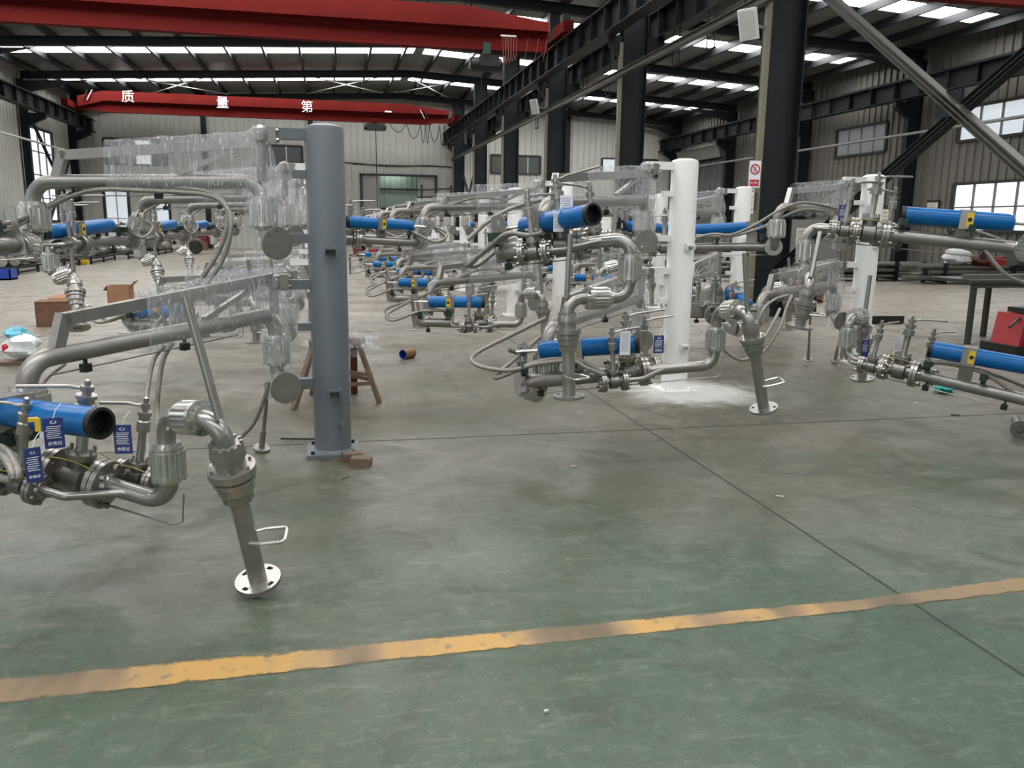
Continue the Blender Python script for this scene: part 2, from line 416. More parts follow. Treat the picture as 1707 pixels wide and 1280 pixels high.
# ---- walls of ribbed sheet with real openings
def ribbed(name, o, ud, nd, u0, u1, z0, z1, ops, m, pitch=.36, dep=.055):
    o = Vector(o); ud = Vector(ud); nd = Vector(nd)
    prof = []; u = u0
    while u < u1:
        for du, h in ((0, 0), (.275, 0), (.29, 1), (.345, 1)):
            if u+du < u1: prof.append((u+du, h*dep))
        u += pitch
    prof.append((u1, 0))
    def hgt(x):
        for (a, ha), (b, hb) in zip(prof, prof[1:]):
            if a <= x <= b: return ha + (hb-ha)*(x-a)/max(1e-6, b-a)
        return 0
    for op in ops:
        for e in op[:2]:
            if u0 < e < u1: prof.append((e, hgt(e))); prof.sort()
    mb = MB()
    for (a, ha), (b, hb) in zip(prof, prof[1:]):
        if b-a < 1e-5: continue
        mid = (a+b)/2; cuts = sorted((q[2], q[3]) for q in ops if q[0] <= mid <= q[1])
        z = z0; seg = []
        for c0, c1 in cuts:
            if c0 > z: seg.append((z, c0))
            z = max(z, c1)
        if z < z1: seg.append((z, z1))
        for s0, s1 in seg:
            A = o+ud*a+nd*ha; B = o+ud*b+nd*hb; k = len(mb.v)
            mb.v += [(A.x, A.y, s0), (B.x, B.y, s0), (B.x, B.y, s1), (A.x, A.y, s1)]; mb.f.append((k, k+1, k+2, k+3))
    me = bpy.data.meshes.new(name); me.from_pydata(mb.v, [], mb.f); me.update(); me.materials.append(M[m])
    ob = bpy.data.objects.new(name, me); COL.objects.link(ob); ob['kind'] = 'structure'
    return ob

WN = [0]
def window(o, ud, nd, u0, u1, z0, z1, nu, nz, glass, barm='alu', fw=.09):
    WN[0] += 1; o = Vector(o); ud = Vector(ud); nd = Vector(nd)
    r = bpy.data.objects.new('window_%d' % WN[0], None); COL.objects.link(r); r['kind'] = 'structure'
    def P(u, z, d=0): q = o+ud*u+nd*d; return Vector((q.x, q.y, z))
    fm = MB()
    for a, b in ((P(u0, z0, .02), P(u1, z0, .02)), (P(u0, z1, .02), P(u1, z1, .02))): fm.bar(a, b, .14, fw)
    for a, b in ((P(u0, z0, .02), P(u0, z1, .02)), (P(u1, z0, .02), P(u1, z1, .02))): fm.bar(a, b, .14, fw, up=nd)
    fm.build('window_frame', 'frame', r, smooth=0)
    for i in range(1, nu):
        u = u0+(u1-u0)*i/nu; MB().bar(P(u, z0), P(u, z1), .06, .06, up=nd).build('mullion', barm, r, smooth=0)
    for k in range(1, nz):
        z = z0+(z1-z0)*k/nz; MB().bar(P(u0, z), P(u1, z), .06, .05).build('transom', barm, r, smooth=0)
    for i in range(nu):
        for k in range(nz):
            g = glass if isinstance(glass, str) else glass[i % len(glass)]
            a, b = u0+(u1-u0)*i/nu, u0+(u1-u0)*(i+1)/nu; c, d = z0+(z1-z0)*k/nz, z0+(z1-z0)*(k+1)/nz
            MB().box((P(a, c)+P(b, d))/2, b-a-.05, .012, d-c-.04, ud, nd, (0, 0, 1)).build('pane', g, r, smooth=0)
    return r

# back wall
ops_b = [(1.81, 6.08, 0, 4.16), (-11.58, -8.5, 4.4, 5.72), (-3.95, -1.4, 4.5, 5.64), (9.29, 12.27, 4.47, 5.5), (16.09, 19.62, 4.45, 5.5), (-11.77, -10.56, .0, 3.13), (-9.9, -8.5, .95, 2.53)]
ribbed('wall_back', (0, YB, 0), (1, 0, 0), (0, -1, 0), XL, XR, 0, 8.85, ops_b, 'wall')
bo, bu, bn = (0, YB, 0), (1, 0, 0), (0, -1, 0)
window(bo, bu, bn, *ops_b[1], 4, 1, ['glass_dark', 'glass_grey', 'glass_clear', 'glass_dark'])  # paler panes carry a bright reflection in their glass colour
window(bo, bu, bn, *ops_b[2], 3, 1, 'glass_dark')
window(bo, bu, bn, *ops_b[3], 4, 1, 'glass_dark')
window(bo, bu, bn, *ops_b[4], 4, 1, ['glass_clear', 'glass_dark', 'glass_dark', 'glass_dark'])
window(bo, bu, bn, *ops_b[5], 2, 2, 'glass_clear', fw=.12)
window(bo, bu, bn, *ops_b[6], 2, 1, 'glass_clear')
# sliding door in the back wall with a pale green lit passage behind
d1 = bpy.data.objects.new('door_1', None); COL.objects.link(d1); d1['kind'] = 'structure'
fm = MB(); fm.bar((1.81, YB-.02, 0), (1.81, YB-.02, 4.2), .14, .16, up=(0, 1, 0)); fm.bar((6.08, YB-.02, 0), (6.08, YB-.02, 4.2), .14, .16, up=(0, 1, 0)); fm.bar((1.73, YB-.02, 4.2), (6.16, YB-.02, 4.2), .16, .12)
fm.build('door_frame', 'frame', d1, smooth=0)
MB().box((2.33, YB+.1, 2.06), 1.0, .06, 4.1).build('door_leaf', 'door', d1, smooth=0)
MB().box((5.55, YB+.1, 2.06), 1.0, .06, 4.1).build('door_leaf', 'door', d1, smooth=0)
pg = ribbed('passage_panel', (0, YB+2.2, 0), (1, 0, 0), (0, -1, 0), 1.2, 6.8, 0, 4.8, [], 'greenwall', .3); pg.parent = d1; del pg['kind']
for z in (1.2, 2.35, 3.5): MB().box((4.0, YB+2.1, z), 5.6, .06, .1).build('door_rail', 'frame', d1, smooth=0)
MB().box((4.0, YB+1.1, 4.75), 5.6, 2.2, .06).build('passage_ceiling', 'door', d1, smooth=0)
MB().box((3.7, YB+1.6, 4.55), 1.4, .16, .08).build('tube_lamp', emit('passage_lamp', 'f4fff6', 14), d1, smooth=0)

# right wall
rp = [(28.65, 31.88, 4.45, 5.55), (17.6, 24.88, 4.45, 5.55), (17.6, 24.8, 1.49, 3.06), (41.7, 46.6, 0, 5.2), (3.5, 11.0, 4.45, 5.55), (3.5, 11.0, 1.49, 3.06), (-6.5, 1.0, 1.49, 3.06)]
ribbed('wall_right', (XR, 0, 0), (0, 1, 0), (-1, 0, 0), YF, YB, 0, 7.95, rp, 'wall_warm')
ro, ru, rn = (XR, 0, 0), (0, 1, 0), (-1, 0, 0)
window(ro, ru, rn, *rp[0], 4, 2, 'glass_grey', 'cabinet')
window(ro, ru, rn, *rp[1], 8, 2, 'glass_clear', 'cabinet')
window(ro, ru, rn, *rp[2], 8, 2, 'glass', 'cabinet')
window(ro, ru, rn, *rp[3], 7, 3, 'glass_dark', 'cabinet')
for k in (4, 5, 6): window(ro, ru, rn, *rp[k], 8, 2, 'glass', 'cabinet')  # unseen windows, added to let in more daylight
hood = struct('wall_right_gate_hood', MB().box((XR-.35, 44.1, 5.62), .7, 5.4, .66, (1, 0, .35), (0, 1, 0), (-.35, 0, 1)), 'cabinet')
# left wall
lpz = [(40.9, 44.9, 1.4, 5.56)] + [(6.6+6.97*k, 12.0+6.97*k, 1.2, 5.5) for k in range(-2, 4)]  # first window is in view; the rest are added for left-hand light
ribbed('wall_left', (XL, 0, 0), (0, 1, 0), (1, 0, 0), YF, YB, 0, 7.95, lpz, 'wall')
for q in lpz: window((XL, 0, 0), (0, 1, 0), (1, 0, 0), *q, 4, 4, 'glass', 'cabinet')
# front wall behind the camera, with its vehicle doors standing open
ribbed('wall_front', (0, YF, 0), (1, 0, 0), (0, 1, 0), XL, XR, 0, 8.85, [(-9.5, -3.5, 0, 5.0)], 'wall')

# ---- roof: sheets, daylight strips, purlins, rafters
STRIPS = [y+2.9 for y in FRAMES[:-1]]
def slope_slab(mb, x0, x1, y0, y1, dz, th):
    vs = []
    for z in (0, th):
        for (x, y) in ((x0, y0), (x1, y0), (x1, y1), (x0, y1)): vs.append((x, y, roof_z(x)+dz+z))
    mb.add(vs, [(0, 3, 2, 1), (4, 5, 6, 7), (0, 1, 5, 4), (1, 2, 6, 5), (2, 3, 7, 6), (3, 0, 4, 7)])
sheets = MB(); y = YF
for ys in STRIPS+[YB+.05]:
    y1 = ys if ys < YB else YB+.05
    for a, b in ((XL-.1, RX), (RX, XR+.1)): slope_slab(sheets, a, b, y, y1, 0, .08)
    y = ys+1.15
ceiling = struct('ceiling', sheets, 'roof')
for i, ys in enumerate(STRIPS):
    for j, (a, b) in enumerate(((XL+.9, RX-.2), (RX+.2, XR-.9))):
        mb = MB(); slope_slab(mb, a, b, ys, ys+1.15, .03, .03)
        struct('window_%d' % (20+2*i+j), mb, 'sky_panel')
    mb = MB()
    for a, b in ((XL-.1, XL+.9), (RX-.2, RX), (RX, RX+.2), (XR-.9, XR+.1)): slope_slab(mb, a, b, ys, ys+1.15, 0, .08)
    mb.build('roof_sheet', 'roof', ceiling, smooth=0)
x = XL+.7
while x < XR-.3:
    MB().box((x, (YF+YB)/2, roof_z(x)-.12), .09, YB-YF, .24).build('purlin', 'purlin', ceiling, smooth=0); x += 1.42
for Y in FRAMES:
    mb = MB()
    for a, b in ((XL+.25, RX), (RX, XR-.25)):
        p, q = (a, Y, roof_z(a)-.36), (b, Y, roof_z(b)-.36)
        mb.bar(p, q, .03, .28, up=(0, 0, 1))
        for dz in (-.14, .14): mb.bar((p[0], Y, p[2]+dz), (q[0], Y, q[2]+dz), .22, .025)
    for xx in (XL+.25, XR-.25):
        s_ = 1 if xx < 0 else -1; z = roof_z(xx)
        mb.prism([(xx, Y-.1, z-.6), (xx+s_*2.6, Y-.1, roof_z(xx+s_*2.6)-.6), (xx, Y-.1, z-1.1)], (0, .2, 0))
    struct('roof_beam', mb, 'dark_steel')
for (xa, xb, ya, yb_) in ((-9.0, -5.0, 41.2, 47.0), (-1.0, 3.0, 41.2, 47.0), (3.6, 6.6, 41.2, 47.0), (10.0, 13.5, 41.2, 47.0)):
    za, zb = roof_z(xa)-.3, roof_z(xb)-.3
    br = MB().bar((xa, ya, za), (xb, yb_, zb), .04, .04); br.bar((xb, ya, zb), (xa, yb_, za), .04, .04)
    struct('roof_brace_beam', br, 'alu')

# ---- columns (H sections), corbels, bracing
def h_column(cx, Y, ztop, dx=.6, fw=.3, corb=(), name='steel_column'):
    mb = MB(); mb.box((cx, Y, ztop/2), dx, .02, ztop)
    for s_ in (-1, 1): mb.box((cx+s_*dx/2, Y, ztop/2), .024, fw, ztop)
    o = struct(name, mb, 'dark_steel', off=(cx, Y, 0))
    o.location = (cx, Y, 0)
    for s_, reach, zt in corb:
        c = MB().prism([(s_*dx/2, -.1, zt), (s_*(dx/2+reach), -.1, zt), (s_*(dx/2+reach), -.1, zt-.2), (s_*dx/2, -.1, zt-.55)], (0, .2, 0)).build('corbel', 'dark_steel', o, smooth=0)
    return o
for Y in FRAMES:
    mc = h_column(7.27, Y, 8.1, corb=((-1, .32, 5.96), (1, .45, 5.96)))
    if Y > 12: MB().box((-.35, -.1, 2.9), .09, .1, 5.8).build('edge_strip', 'edge_cream', mc, smooth=0)  # paler strip set along the left flange
    h_column(XL+.2, Y, 7.4, .34, .26, corb=((1, .75, 6.0),))
    h_column(XR-.42, Y, 7.4, .5, .26, corb=((-1, .55, 5.96),))
for xx in (-6.5, -.9, 13.9, 17.5): struct('steel_column', MB().box((xx, YB-.16, 4.2), .26, .2, 8.4), 'dark_steel')

def runway(cx, zb, zt, step, railm, label_side):
    r = bpy.data.objects.new('runway_beam', None); COL.objects.link(r); r['kind'] = 'structure'; r.location = (cx, 0, 0)
    w = MB().box((0, (YF+YB)/2, (zb+zt)/2), .02, YB-YF, zt-zb); w.build('web', 'dark_steel', r, smooth=0)
    for z in (zb, zt): MB().box((0, (YF+YB)/2, z), .34, YB-YF, .03).build('flange', 'dark_steel', r, smooth=0)
    MB().box((0, (YF+YB)/2, zt+.055), .08, YB-YF, .08).build('rail', railm, r, smooth=0)
    me = None; y = 6.0
    while y < YB-.2:
        if me is None: o = MB().box((0, 0, (zb+zt)/2), .31, .03, zt-zb-.03).build('stiffener', 'dark_steel', r, smooth=0); me = o.data
        else: o = bpy.data.objects.new('stiffener', me); COL.objects.link(o); o.parent = r
        o.location = (0, y, 0); y += step
runway(6.62, 5.98, 6.6, 1.05, 'red', 'l'); runway(7.98, 5.98, 6.6, 1.05, 'dark_steel', 'r')
runway(XR-1.1, 6.0, 6.6, 1.3, 'dark_steel', 'w'); runway(XL+1.0, 6.0, 6.6, 1.3, 'dark_steel', 'w')

def ibrace(p, q, m):
    p = Vector(p); q = Vector(q); mb = MB(); a = (q-p).normalized(); x = Vector((1, 0, 0)); z = x.cross(a)
    mb.bar(p, q, .02, .11, up=(1, 0, 0))
    for s_ in (-1, 1):
        mb.bar(p+z*.055*s_, q+z*.055*s_, .12, .014, up=z)
    return mb
b1 = ibrace((7.24, 12.6, 5.55), (7.24, 5.8, .92), 'cream'); struct('brace_beam', b1, 'cream')
b2 = ibrace((7.34, 12.6, .8), (7.34, 5.9, 4.45), 'dark_steel'); struct('brace_beam', b2, 'dark_steel')
struct('brace_gusset_beam', MB().box((7.29, 8.9, 2.99), .04, .42, .3), 'dark_steel')
for (p, q) in (((7.27, 40.8, 1.0), (7.27, 47.4, 5.0)), ((7.27, 40.8, 5.0), (7.27, 47.4, 1.0))): struct('brace_beam', MB().bar(p, q, .1, .12), 'dark_steel')
for (p, q) in (((XL+.5, 40.9, 5.6), (XL+.5, 47.3, .6)), ((XL+.5, 40.9, .6), (XL+.5, 47.3, 5.6))): struct('brace_beam', MB().bar(p, q, .1, .12), 'dark_steel')

# long channel along the middle columns, pipe along the right wall, pipe on left wall
ch = MB().bar((6.85, -8.5, 5.06), (6.85, 47.4, 5.06), .07, .12); ch.bar((6.83, -8.5, 5.0), (6.83, 47.4, 5.0), .12, .015); ch.bar((6.83, -8.5, 5.12), (6.83, 47.4, 5.12), .12, .015)
tag(ch.build('cable_channel', 'cream', smooth=0), 'long cream steel channel running along the row of middle columns', 'channel')
gp = MB().tube([(XR-.72, -8, 4.85), (XR-.72, 47.8, 4.85)], .05, 10)
tag(gp.build('wall_pipe', 'cabinet', smooth=40), 'grey pipe running the length of the right wall past the upper windows', 'pipe')
gp = MB().tube([(XL+.75, -8, 4.75), (XL+.75, 46.5, 4.75)], .045, 10)
tag(gp.build('wall_pipe', 'alu', smooth=40), 'pale pipe running along the left wall in front of the tall window', 'pipe')
cb = MB().tube(catmull([(.55, YB-.06, 4.85), (1.5, YB-.07, 4.8), (3.5, YB-.07, 4.68), (5.5, YB-.07, 4.78), (7.1, YB-.07, 4.72)], 8), .03, 6)
tag(cb.build('wall_cable', 'frame'), 'dark sagging cable strung on the back wall above the sliding door', 'cable')
HY = (15.0, 16.6, 18.4, 21.5, 23.2, 25.4, 29.5, 31.5)
for y in HY:
    mb = MB().tube([(7.86, y, 5.15), (7.86, y, 5.98)], .014, 6); mb.tube([(7.86, y+.35, 5.15), (7.86, y+.35, 5.98)], .014, 6); mb.bar((7.86, y-.05, 5.15), (7.86, y+.4, 5.15), .04, .03)
    tag(mb.build('hanger_rod', 'dark_steel', off=(7.86, y, 5.5)), 'pair of thin dark rods under the double runway beams, %s from the camera' % ('first', 'second', 'third', 'fourth', 'fifth', 'sixth', 'seventh', 'eighth')[HY.index(y)], 'hanger', 'thin rods hanging under the runway beams')

# ================================================================ OVERHEAD CRANES
def crane(Y, x0, x1, zb, H, label, group=None, stripe=True):
    r = thing('overhead_crane', label, 'crane', ((x0+x1)/2, Y, zb), group)
    off = ((x0+x1)/2, Y, zb)
    def sect(x, zl, zm, zt, w=.27):
        return [(x, Y-.05, zl), (x, Y-.05, zm), (x, Y-w, zm+.03), (x, Y-w, zt), (x, Y+w, zt), (x, Y+w, zm+.03), (x, Y+.05, zm), (x, Y+.05, zl)]
    secs = [sect(x0+.28, 6.78, 6.84, zb+H*.72, .2), sect(x0+1.5, zb+.06, zb+H*.5, zb+H), sect(x1-2.6, zb+.06, zb+H*.5, zb+H), sect(x1-.28, zb+.1 if zb > 6.6 else zb+.04, zb+H*.5, zb+H*.74, .2)]
    mb = MB(); vs = [p for s_ in secs for p in s_]; fs = [tuple(range(7, -1, -1)), tuple(24+k for k in range(8))]
    for i in range(3):
        for k in range(8): fs.append((i*8+k, i*8+(k+1) % 8, (i+1)*8+(k+1) % 8, (i+1)*8+k))
    mb.add(vs, fs); mb.build('girder', 'red', r, off, smooth=0)
    MB().box(((x0+x1)/2, Y, zb+.03), x1-x0-2.4, .3, .05).build('bottom_flange', 'red', r, off, smooth=0)
    for x in (x0, x1):
        t = MB().box((x, Y, 6.93), .3, 2.6, .3)
        for dy in (-1.05, 1.05): t.lathe((x-.06, Y+dy, 6.87), (1, 0, 0), [(0, .17), (.12, .17)], 16)
        e = t.build('end_truck', 'red', r, off, smooth=30)
        MB().box((x, Y-.9, 7.19), .22, .3, .22).build('drive_motor', 'dark_steel', r, off, smooth=0)
    return r, off
cr1, o1 = crane(24.5, XL+1.0, 6.62, 6.40, 1.12, 'big red overhead crane girder, the nearer one, crossing the top of the picture')
# its hoist by the right hand end, festoon cables
hx = 4.6
MB().box((hx, 24.5, 6.1), .55, .5, .3).lathe((hx-.55, 24.5, 6.02), (1, 0, 0), [(0, .15), (.04, .2), (.9, .2), (.95, .12)], 16).build('hoist', 'black', cr1, o1)
MB().box((hx-.1, 24.22, 6.42), .22, .1, .3).build('control_box', 'green_clamp', cr1, o1, smooth=0)
for k, xx in enumerate((4.95, 5.02, 5.1, 5.18, 5.26)):
    MB().tube(catmull([(xx, 24.18, 6.75), (xx+.02, 24.16, 6.3), (xx+.05, 24.16, 5.98+.04*k), (xx+.09, 24.16, 6.3), (xx+.1, 24.18, 6.75)], 6), .012, 5).build('festoon_cable', 'rust', cr1, o1)
for xx in (5.7, 6.0, 6.25): MB().tube(catmull([(xx, 24.18, 6.75), (xx-.05, 24.15, 6.45), (xx-.12, 24.15, 6.12)], 6), .01, 5).build('festoon_cable', 'rust', cr1, o1)
MB().tube([(hx-.2, 24.5, 6.1), (hx-.2, 24.5, 5.3)], .012, 5).build('hoist_cable', 'black', cr1, o1)
tb = MB().bar((4.9, 24.2, 6.78), (5.35, 24.2, 6.78), .05, .04); tb.build('festoon_bracket', 'alu', cr1, o1, smooth=0)
cr2, o2 = crane(45.2, XL+1.0, 6.62, 6.66, .98, 'far red overhead crane lettered in white, in front of the back wall')
zf = 7.36-o2[2]
for ch_, px in (('质', (-9.465, 44.900, 7.377)), ('量', (-5.069, 44.900, 7.284)), ('第', (-0.964, 44.900, 7.254))):
    text(ch_, 'lettering', 'ink_white', cr2, (px[0]-o2[0], 44.9-.01-o2[1]+.02, px[2]-o2[2]), .62)
for px in ((-11.188, 44.900, 7.412), (4.919, 44.900, 7.166)):
    s_ = 1 if px[0] < 0 else -1
    for d, mm in ((0, 'tag_white'), (-.2*s_, 'ink_black')):
        MB().bar((px[0]-.13*s_+d, 44.92, px[2]-.24), (px[0]+.13*s_+d, 44.92, px[2]+.24), .02, .09, up=(0, 1, 0)).build('end_stripe', mm, cr2, o2, smooth=0)
MB().box((3.137, 44.920, 7.218), .34, .02, .07).build('capacity_plate', 'tag_white', cr2, o2, smooth=0)
hp = (2.488, 45.200, 6.442)
hb = MB().box(hp, .9, .4, .34); hb.lathe((hp[0]-.6, hp[1], hp[2]), (1, 0, 0), [(0, .14), (.04, .17), (1.1, .17), (1.15, .12)], 14).build('hoist', 'black', cr2, o2)
MB().box((hp[0]-.05, 45.2, hp[2]+.28), .3, .3, .3).build('trolley', 'red', cr2, o2, smooth=0)
MB().tube([(hp[0], 45.1, hp[2]-.1), (hp[0]+.02, 45.1, 1.5)], .022, 6).build('pendant_cable', 'black', cr2, o2)
MB().box((hp[0]+.02, 45.1, 1.35), .09, .07, .3).build('pendant_control', 'black', cr2, o2, smooth=0)
fx = hp[0]+.7; pts = []
for w, d in ((.9, .45), (.75, .75), (.25, .95), (.2, .95), (.55, .9), (.25, 1.0), (.55, .8)):
    MB().tube(catmull([(fx, 44.95, 6.66), (fx+w*.25, 44.93, 6.66-d*.75), (fx+w*.5, 44.93, 6.66-d), (fx+w*.75, 44.93, 6.66-d*.75), (fx+w, 44.95, 6.66)], 6), .02, 5).build('festoon_cable', 'frame', cr2, o2); fx += w
c3p = (14.541, 16.994, 6.520)
cr3, o3 = crane(c3p[1], 7.98, XR-1.1, 6.52, 1.1, 'red overhead crane girder at the top right, over the right hand bay')

# ---- flood lights on columns
def floodlight(p, nd, label):
    p = Vector(p); nd = Vector(nd).normalized(); r = thing('flood_light', label, 'lamp', p)
    x = Vector((0, 0, 1)).cross(nd).normalized(); z = nd.cross(x)
    MB().box(p+nd*.25, .3, .07, .46, x, nd, z).build('lamp_housing', 'tag_white', r, p, smooth=0)
    MB().box(p+nd*.29, .25, .012, .4, x, nd, z).build('lamp_lens', 'alu', r, p, smooth=0)
    MB().bar(p+Vector((.2, 0, -.1)), p+nd*.22, .04, .04).build('bracket', 'cabinet', r, p, smooth=0)
floodlight((6.72, 12.75, 4.74), (-.75, -.55, -.35), 'white square flood light bracketed to the nearest column')
floodlight((6.72, 26.75, 5.3), (-.8, -.5, -.3), 'small white flood light bracketed to a column beyond the nearest')

# ---- signs on the nearest column's left face
def sign_board(loc, w, h, name, label):
    r = thing(name, label, 'sign', loc); MB().box(loc, w, .012, h).build('board', 'tag_white', r, loc, smooth=0); return r
sp = (6.78, 12.55, 2.36)
sg = sign_board(sp, .20, .43, 'warning_sign', 'white warning sign with a red prohibition circle on the nearest column')
mb = MB(); 
for k in range(32):
    a, b = 2*PI*k/32, 2*PI*(k+1)/32
    mb.prism([(sp[0]+math.cos(a)*.085, 12.538, sp[2]+.08+math.sin(a)*.085), (sp[0]+math.cos(b)*.085, 12.538, sp[2]+.08+math.sin(b)*.085), (sp[0]+math.cos(b)*.066, 12.538, sp[2]+.08+math.sin(b)*.066), (sp[0]+math.cos(a)*.066, 12.538, sp[2]+.08+math.sin(a)*.066)], (0, .003, 0))
mb.bar((sp[0]-.055, 12.536, sp[2]+.135), (sp[0]+.055, 12.536, sp[2]+.025), .003, .018, up=(0, 1, 0)); mb.build('prohibition_ring', 'ink_red', sg, sp, smooth=0)
MB().bar((sp[0]-.02, 12.540, sp[2]+.03), (sp[0]+.01, 12.540, sp[2]+.125), .002, .018, up=(0, 1, 0)).build('pictogram', 'ink_black', sg, sp, smooth=0)
MB().box((sp[0], 12.541, sp[2]-.135), .16, .006, .1).build('red_panel', 'ink_red', sg, sp, smooth=0)
text('禁止烟火', 'lettering', 'ink_white', sg, (0, -.0135, -.135), .036)
mb = MB(); mb.box((sp[0]+.02, 12.62, sp[2]), .03, .12, .06).build('bracket', 'cream', sg, sp, smooth=0)
sp2 = (6.71, 12.55, 1.93)
sg2 = sign_board(sp2, .17, .40, 'notice_board', 'small white notice with black text below the warning sign')
for k, z in enumerate((.17, .155, .11, .07, .045, .0, -.02, -.06, -.085, -.13, -.15)):
    MB().box((sp2[0]+(.01 if k % 2 else 0), 12.541, sp2[2]+z), .13-.03*(k % 3), .004, .012).build('print_line', 'ink_black', sg2, sp2, smooth=0)
MB().box((sp2[0]+.12, 12.62, sp2[2]), .06, .12, .3).build('bracket', 'cream', sg2, sp2, smooth=0)
ex = (6.275, 48.400, 2.944)
es = thing('exit_sign', 'green emergency exit sign with running figure beside the sliding door', 'sign', ex)
MB().box((ex[0], 48.38, ex[2]), .36, .06, .26).build('lit_panel', 'exit', es, ex, smooth=0)
f = MB().bar((ex[0]-.02, 48.34, ex[2]-.02), (ex[0]+.03, 48.34, ex[2]+.06), .004, .035, up=(0, 1, 0)); f.bar((ex[0]-.02, 48.34, ex[2]-.02), (ex[0]-.09, 48.34, ex[2]-.09), .004, .025, up=(0, 1, 0)); f.bar((ex[0]-.02, 48.34, ex[2]-.02), (ex[0]+.05, 48.34, ex[2]-.09), .004, .025, up=(0, 1, 0)); f.bar((ex[0]-.06, 48.34, ex[2]+.04), (ex[0]+.1, 48.34, ex[2]+.03), .004, .02, up=(0, 1, 0)); f.lathe((ex[0]+.05, 48.345, ex[2]+.09), (0, -1, 0), [(0, .022), (.004, .022)], 10)
f.build('running_figure', 'ink_white', es, ex, smooth=0)
for (px, w, h, lab) in (((20.840, 28.221, 1.908), .42, .95, 'paper notice in a dark frame on the right wall, farther one'), ((20.840, 25.678, 2.314), .5, .45, 'small notice with a dark header on the right wall, nearer the window')):
    n = thing('wall_notice', lab, 'notice', (20.84, px[1], px[2]))
    n0 = (20.84, px[1], px[2])
    MB().box(n0, .03, w*1.25, h*1.08).build('backing', 'frame', n, n0, smooth=0)
    MB().box((20.815, px[1], px[2]-.04), .01, w*1.05, h*.86).build('sheet', 'paper', n, n0, smooth=0)
    for k in range(4): MB().box((20.808, px[1], px[2]+h*.25-k*h*.14), .004, w*.7, h*.03).build('print_line', 'cabinet', n, n0, smooth=0)

# ================================================================ LOADING STANDS
def column_stand(x, y, paint, label, group=None, H=2.08):
    o = (x, y, 0); r = thing('column_stand', label, 'column', o, group)
    MB().lathe(o, (0, 0, 1), [(.02, .12), (H-.02, .12), (H, .112), (H+.015, .07), (H+.02, .0)], 32, cap=False).build('shaft', paint, r, o)
    b = MB().box((x, y, .011), .34, .34, .022); b.build('base_plate', paint, r, o, smooth=0)
    for sx in (-1, 1):
        for sy in (-1, 1): MB().lathe((x+sx*.13, y+sy*.13, .022), (0, 0, 1), [(0, .014), (.018, .014)], 6).build('anchor_bolt', 'dark_steel' if paint == 'grey_paint' else paint, r, o)
    MB().lathe(o, (0, 0, 1), [(.02, .128), (.035, .12)], 32, cap=False).build('weld_ring', paint, r, o)
    for z, L, h in ((2.03, .37, .065), (1.79, .2, .05), (1.40, .30, .055), (1.11, .36, .06), (.84, .2, .05), (.475, .30, .055)):
        m = MB().bar((x-.1, y, z), (x-L, y, z), .07, h); m.build('bracket', paint, r, o, smooth=0)
    for z in (1.34, .44):
        m = MB().box((x+.02, y-.14, z), .07, .05, .012)
        for dx in (-.035, .035): m.box((x+.02+dx, y-.145, z-.012), .008, .07, .05)
        m.build('lug', paint, r, o, smooth=0)
    MB().bar((x+.06, y-.119, .10), (x+.06, y-.119, .42), .006, .004, up=(0, 1, 0)).lathe((x+.06, y-.119, .22), (0, -1, 0), [(0, .016), (.012, .016)], 8).build('earth_wire', paint, r, o)
    return r

R1, R2 = .0445, .037

def swivel(mb, c, axis, R, L):
    a = Vector(axis).normalized(); c = Vector(c)
    mb.lathe(c, a, [(-L*.62, R*.72), (-L*.5, R*.74), (-L*.5, R*1.02), (-L*.36, R*1.02)], 24)
    mb.flute(c, a, -L*.36, L*.30, R, 20, .045)
    mb.lathe(c, a, [(L*.30, R*.9), (L*.42, R*.9), (L*.42, R*.8), (L*.55, R*.76)], 24)
    mb.ring_bolts(c, a, R*.86, 8, R*.09, -L*.58, -L*.5); mb.ring_bolts(c, a, R*.78, 8, R*.07, L*.42, L*.47)
    return mb

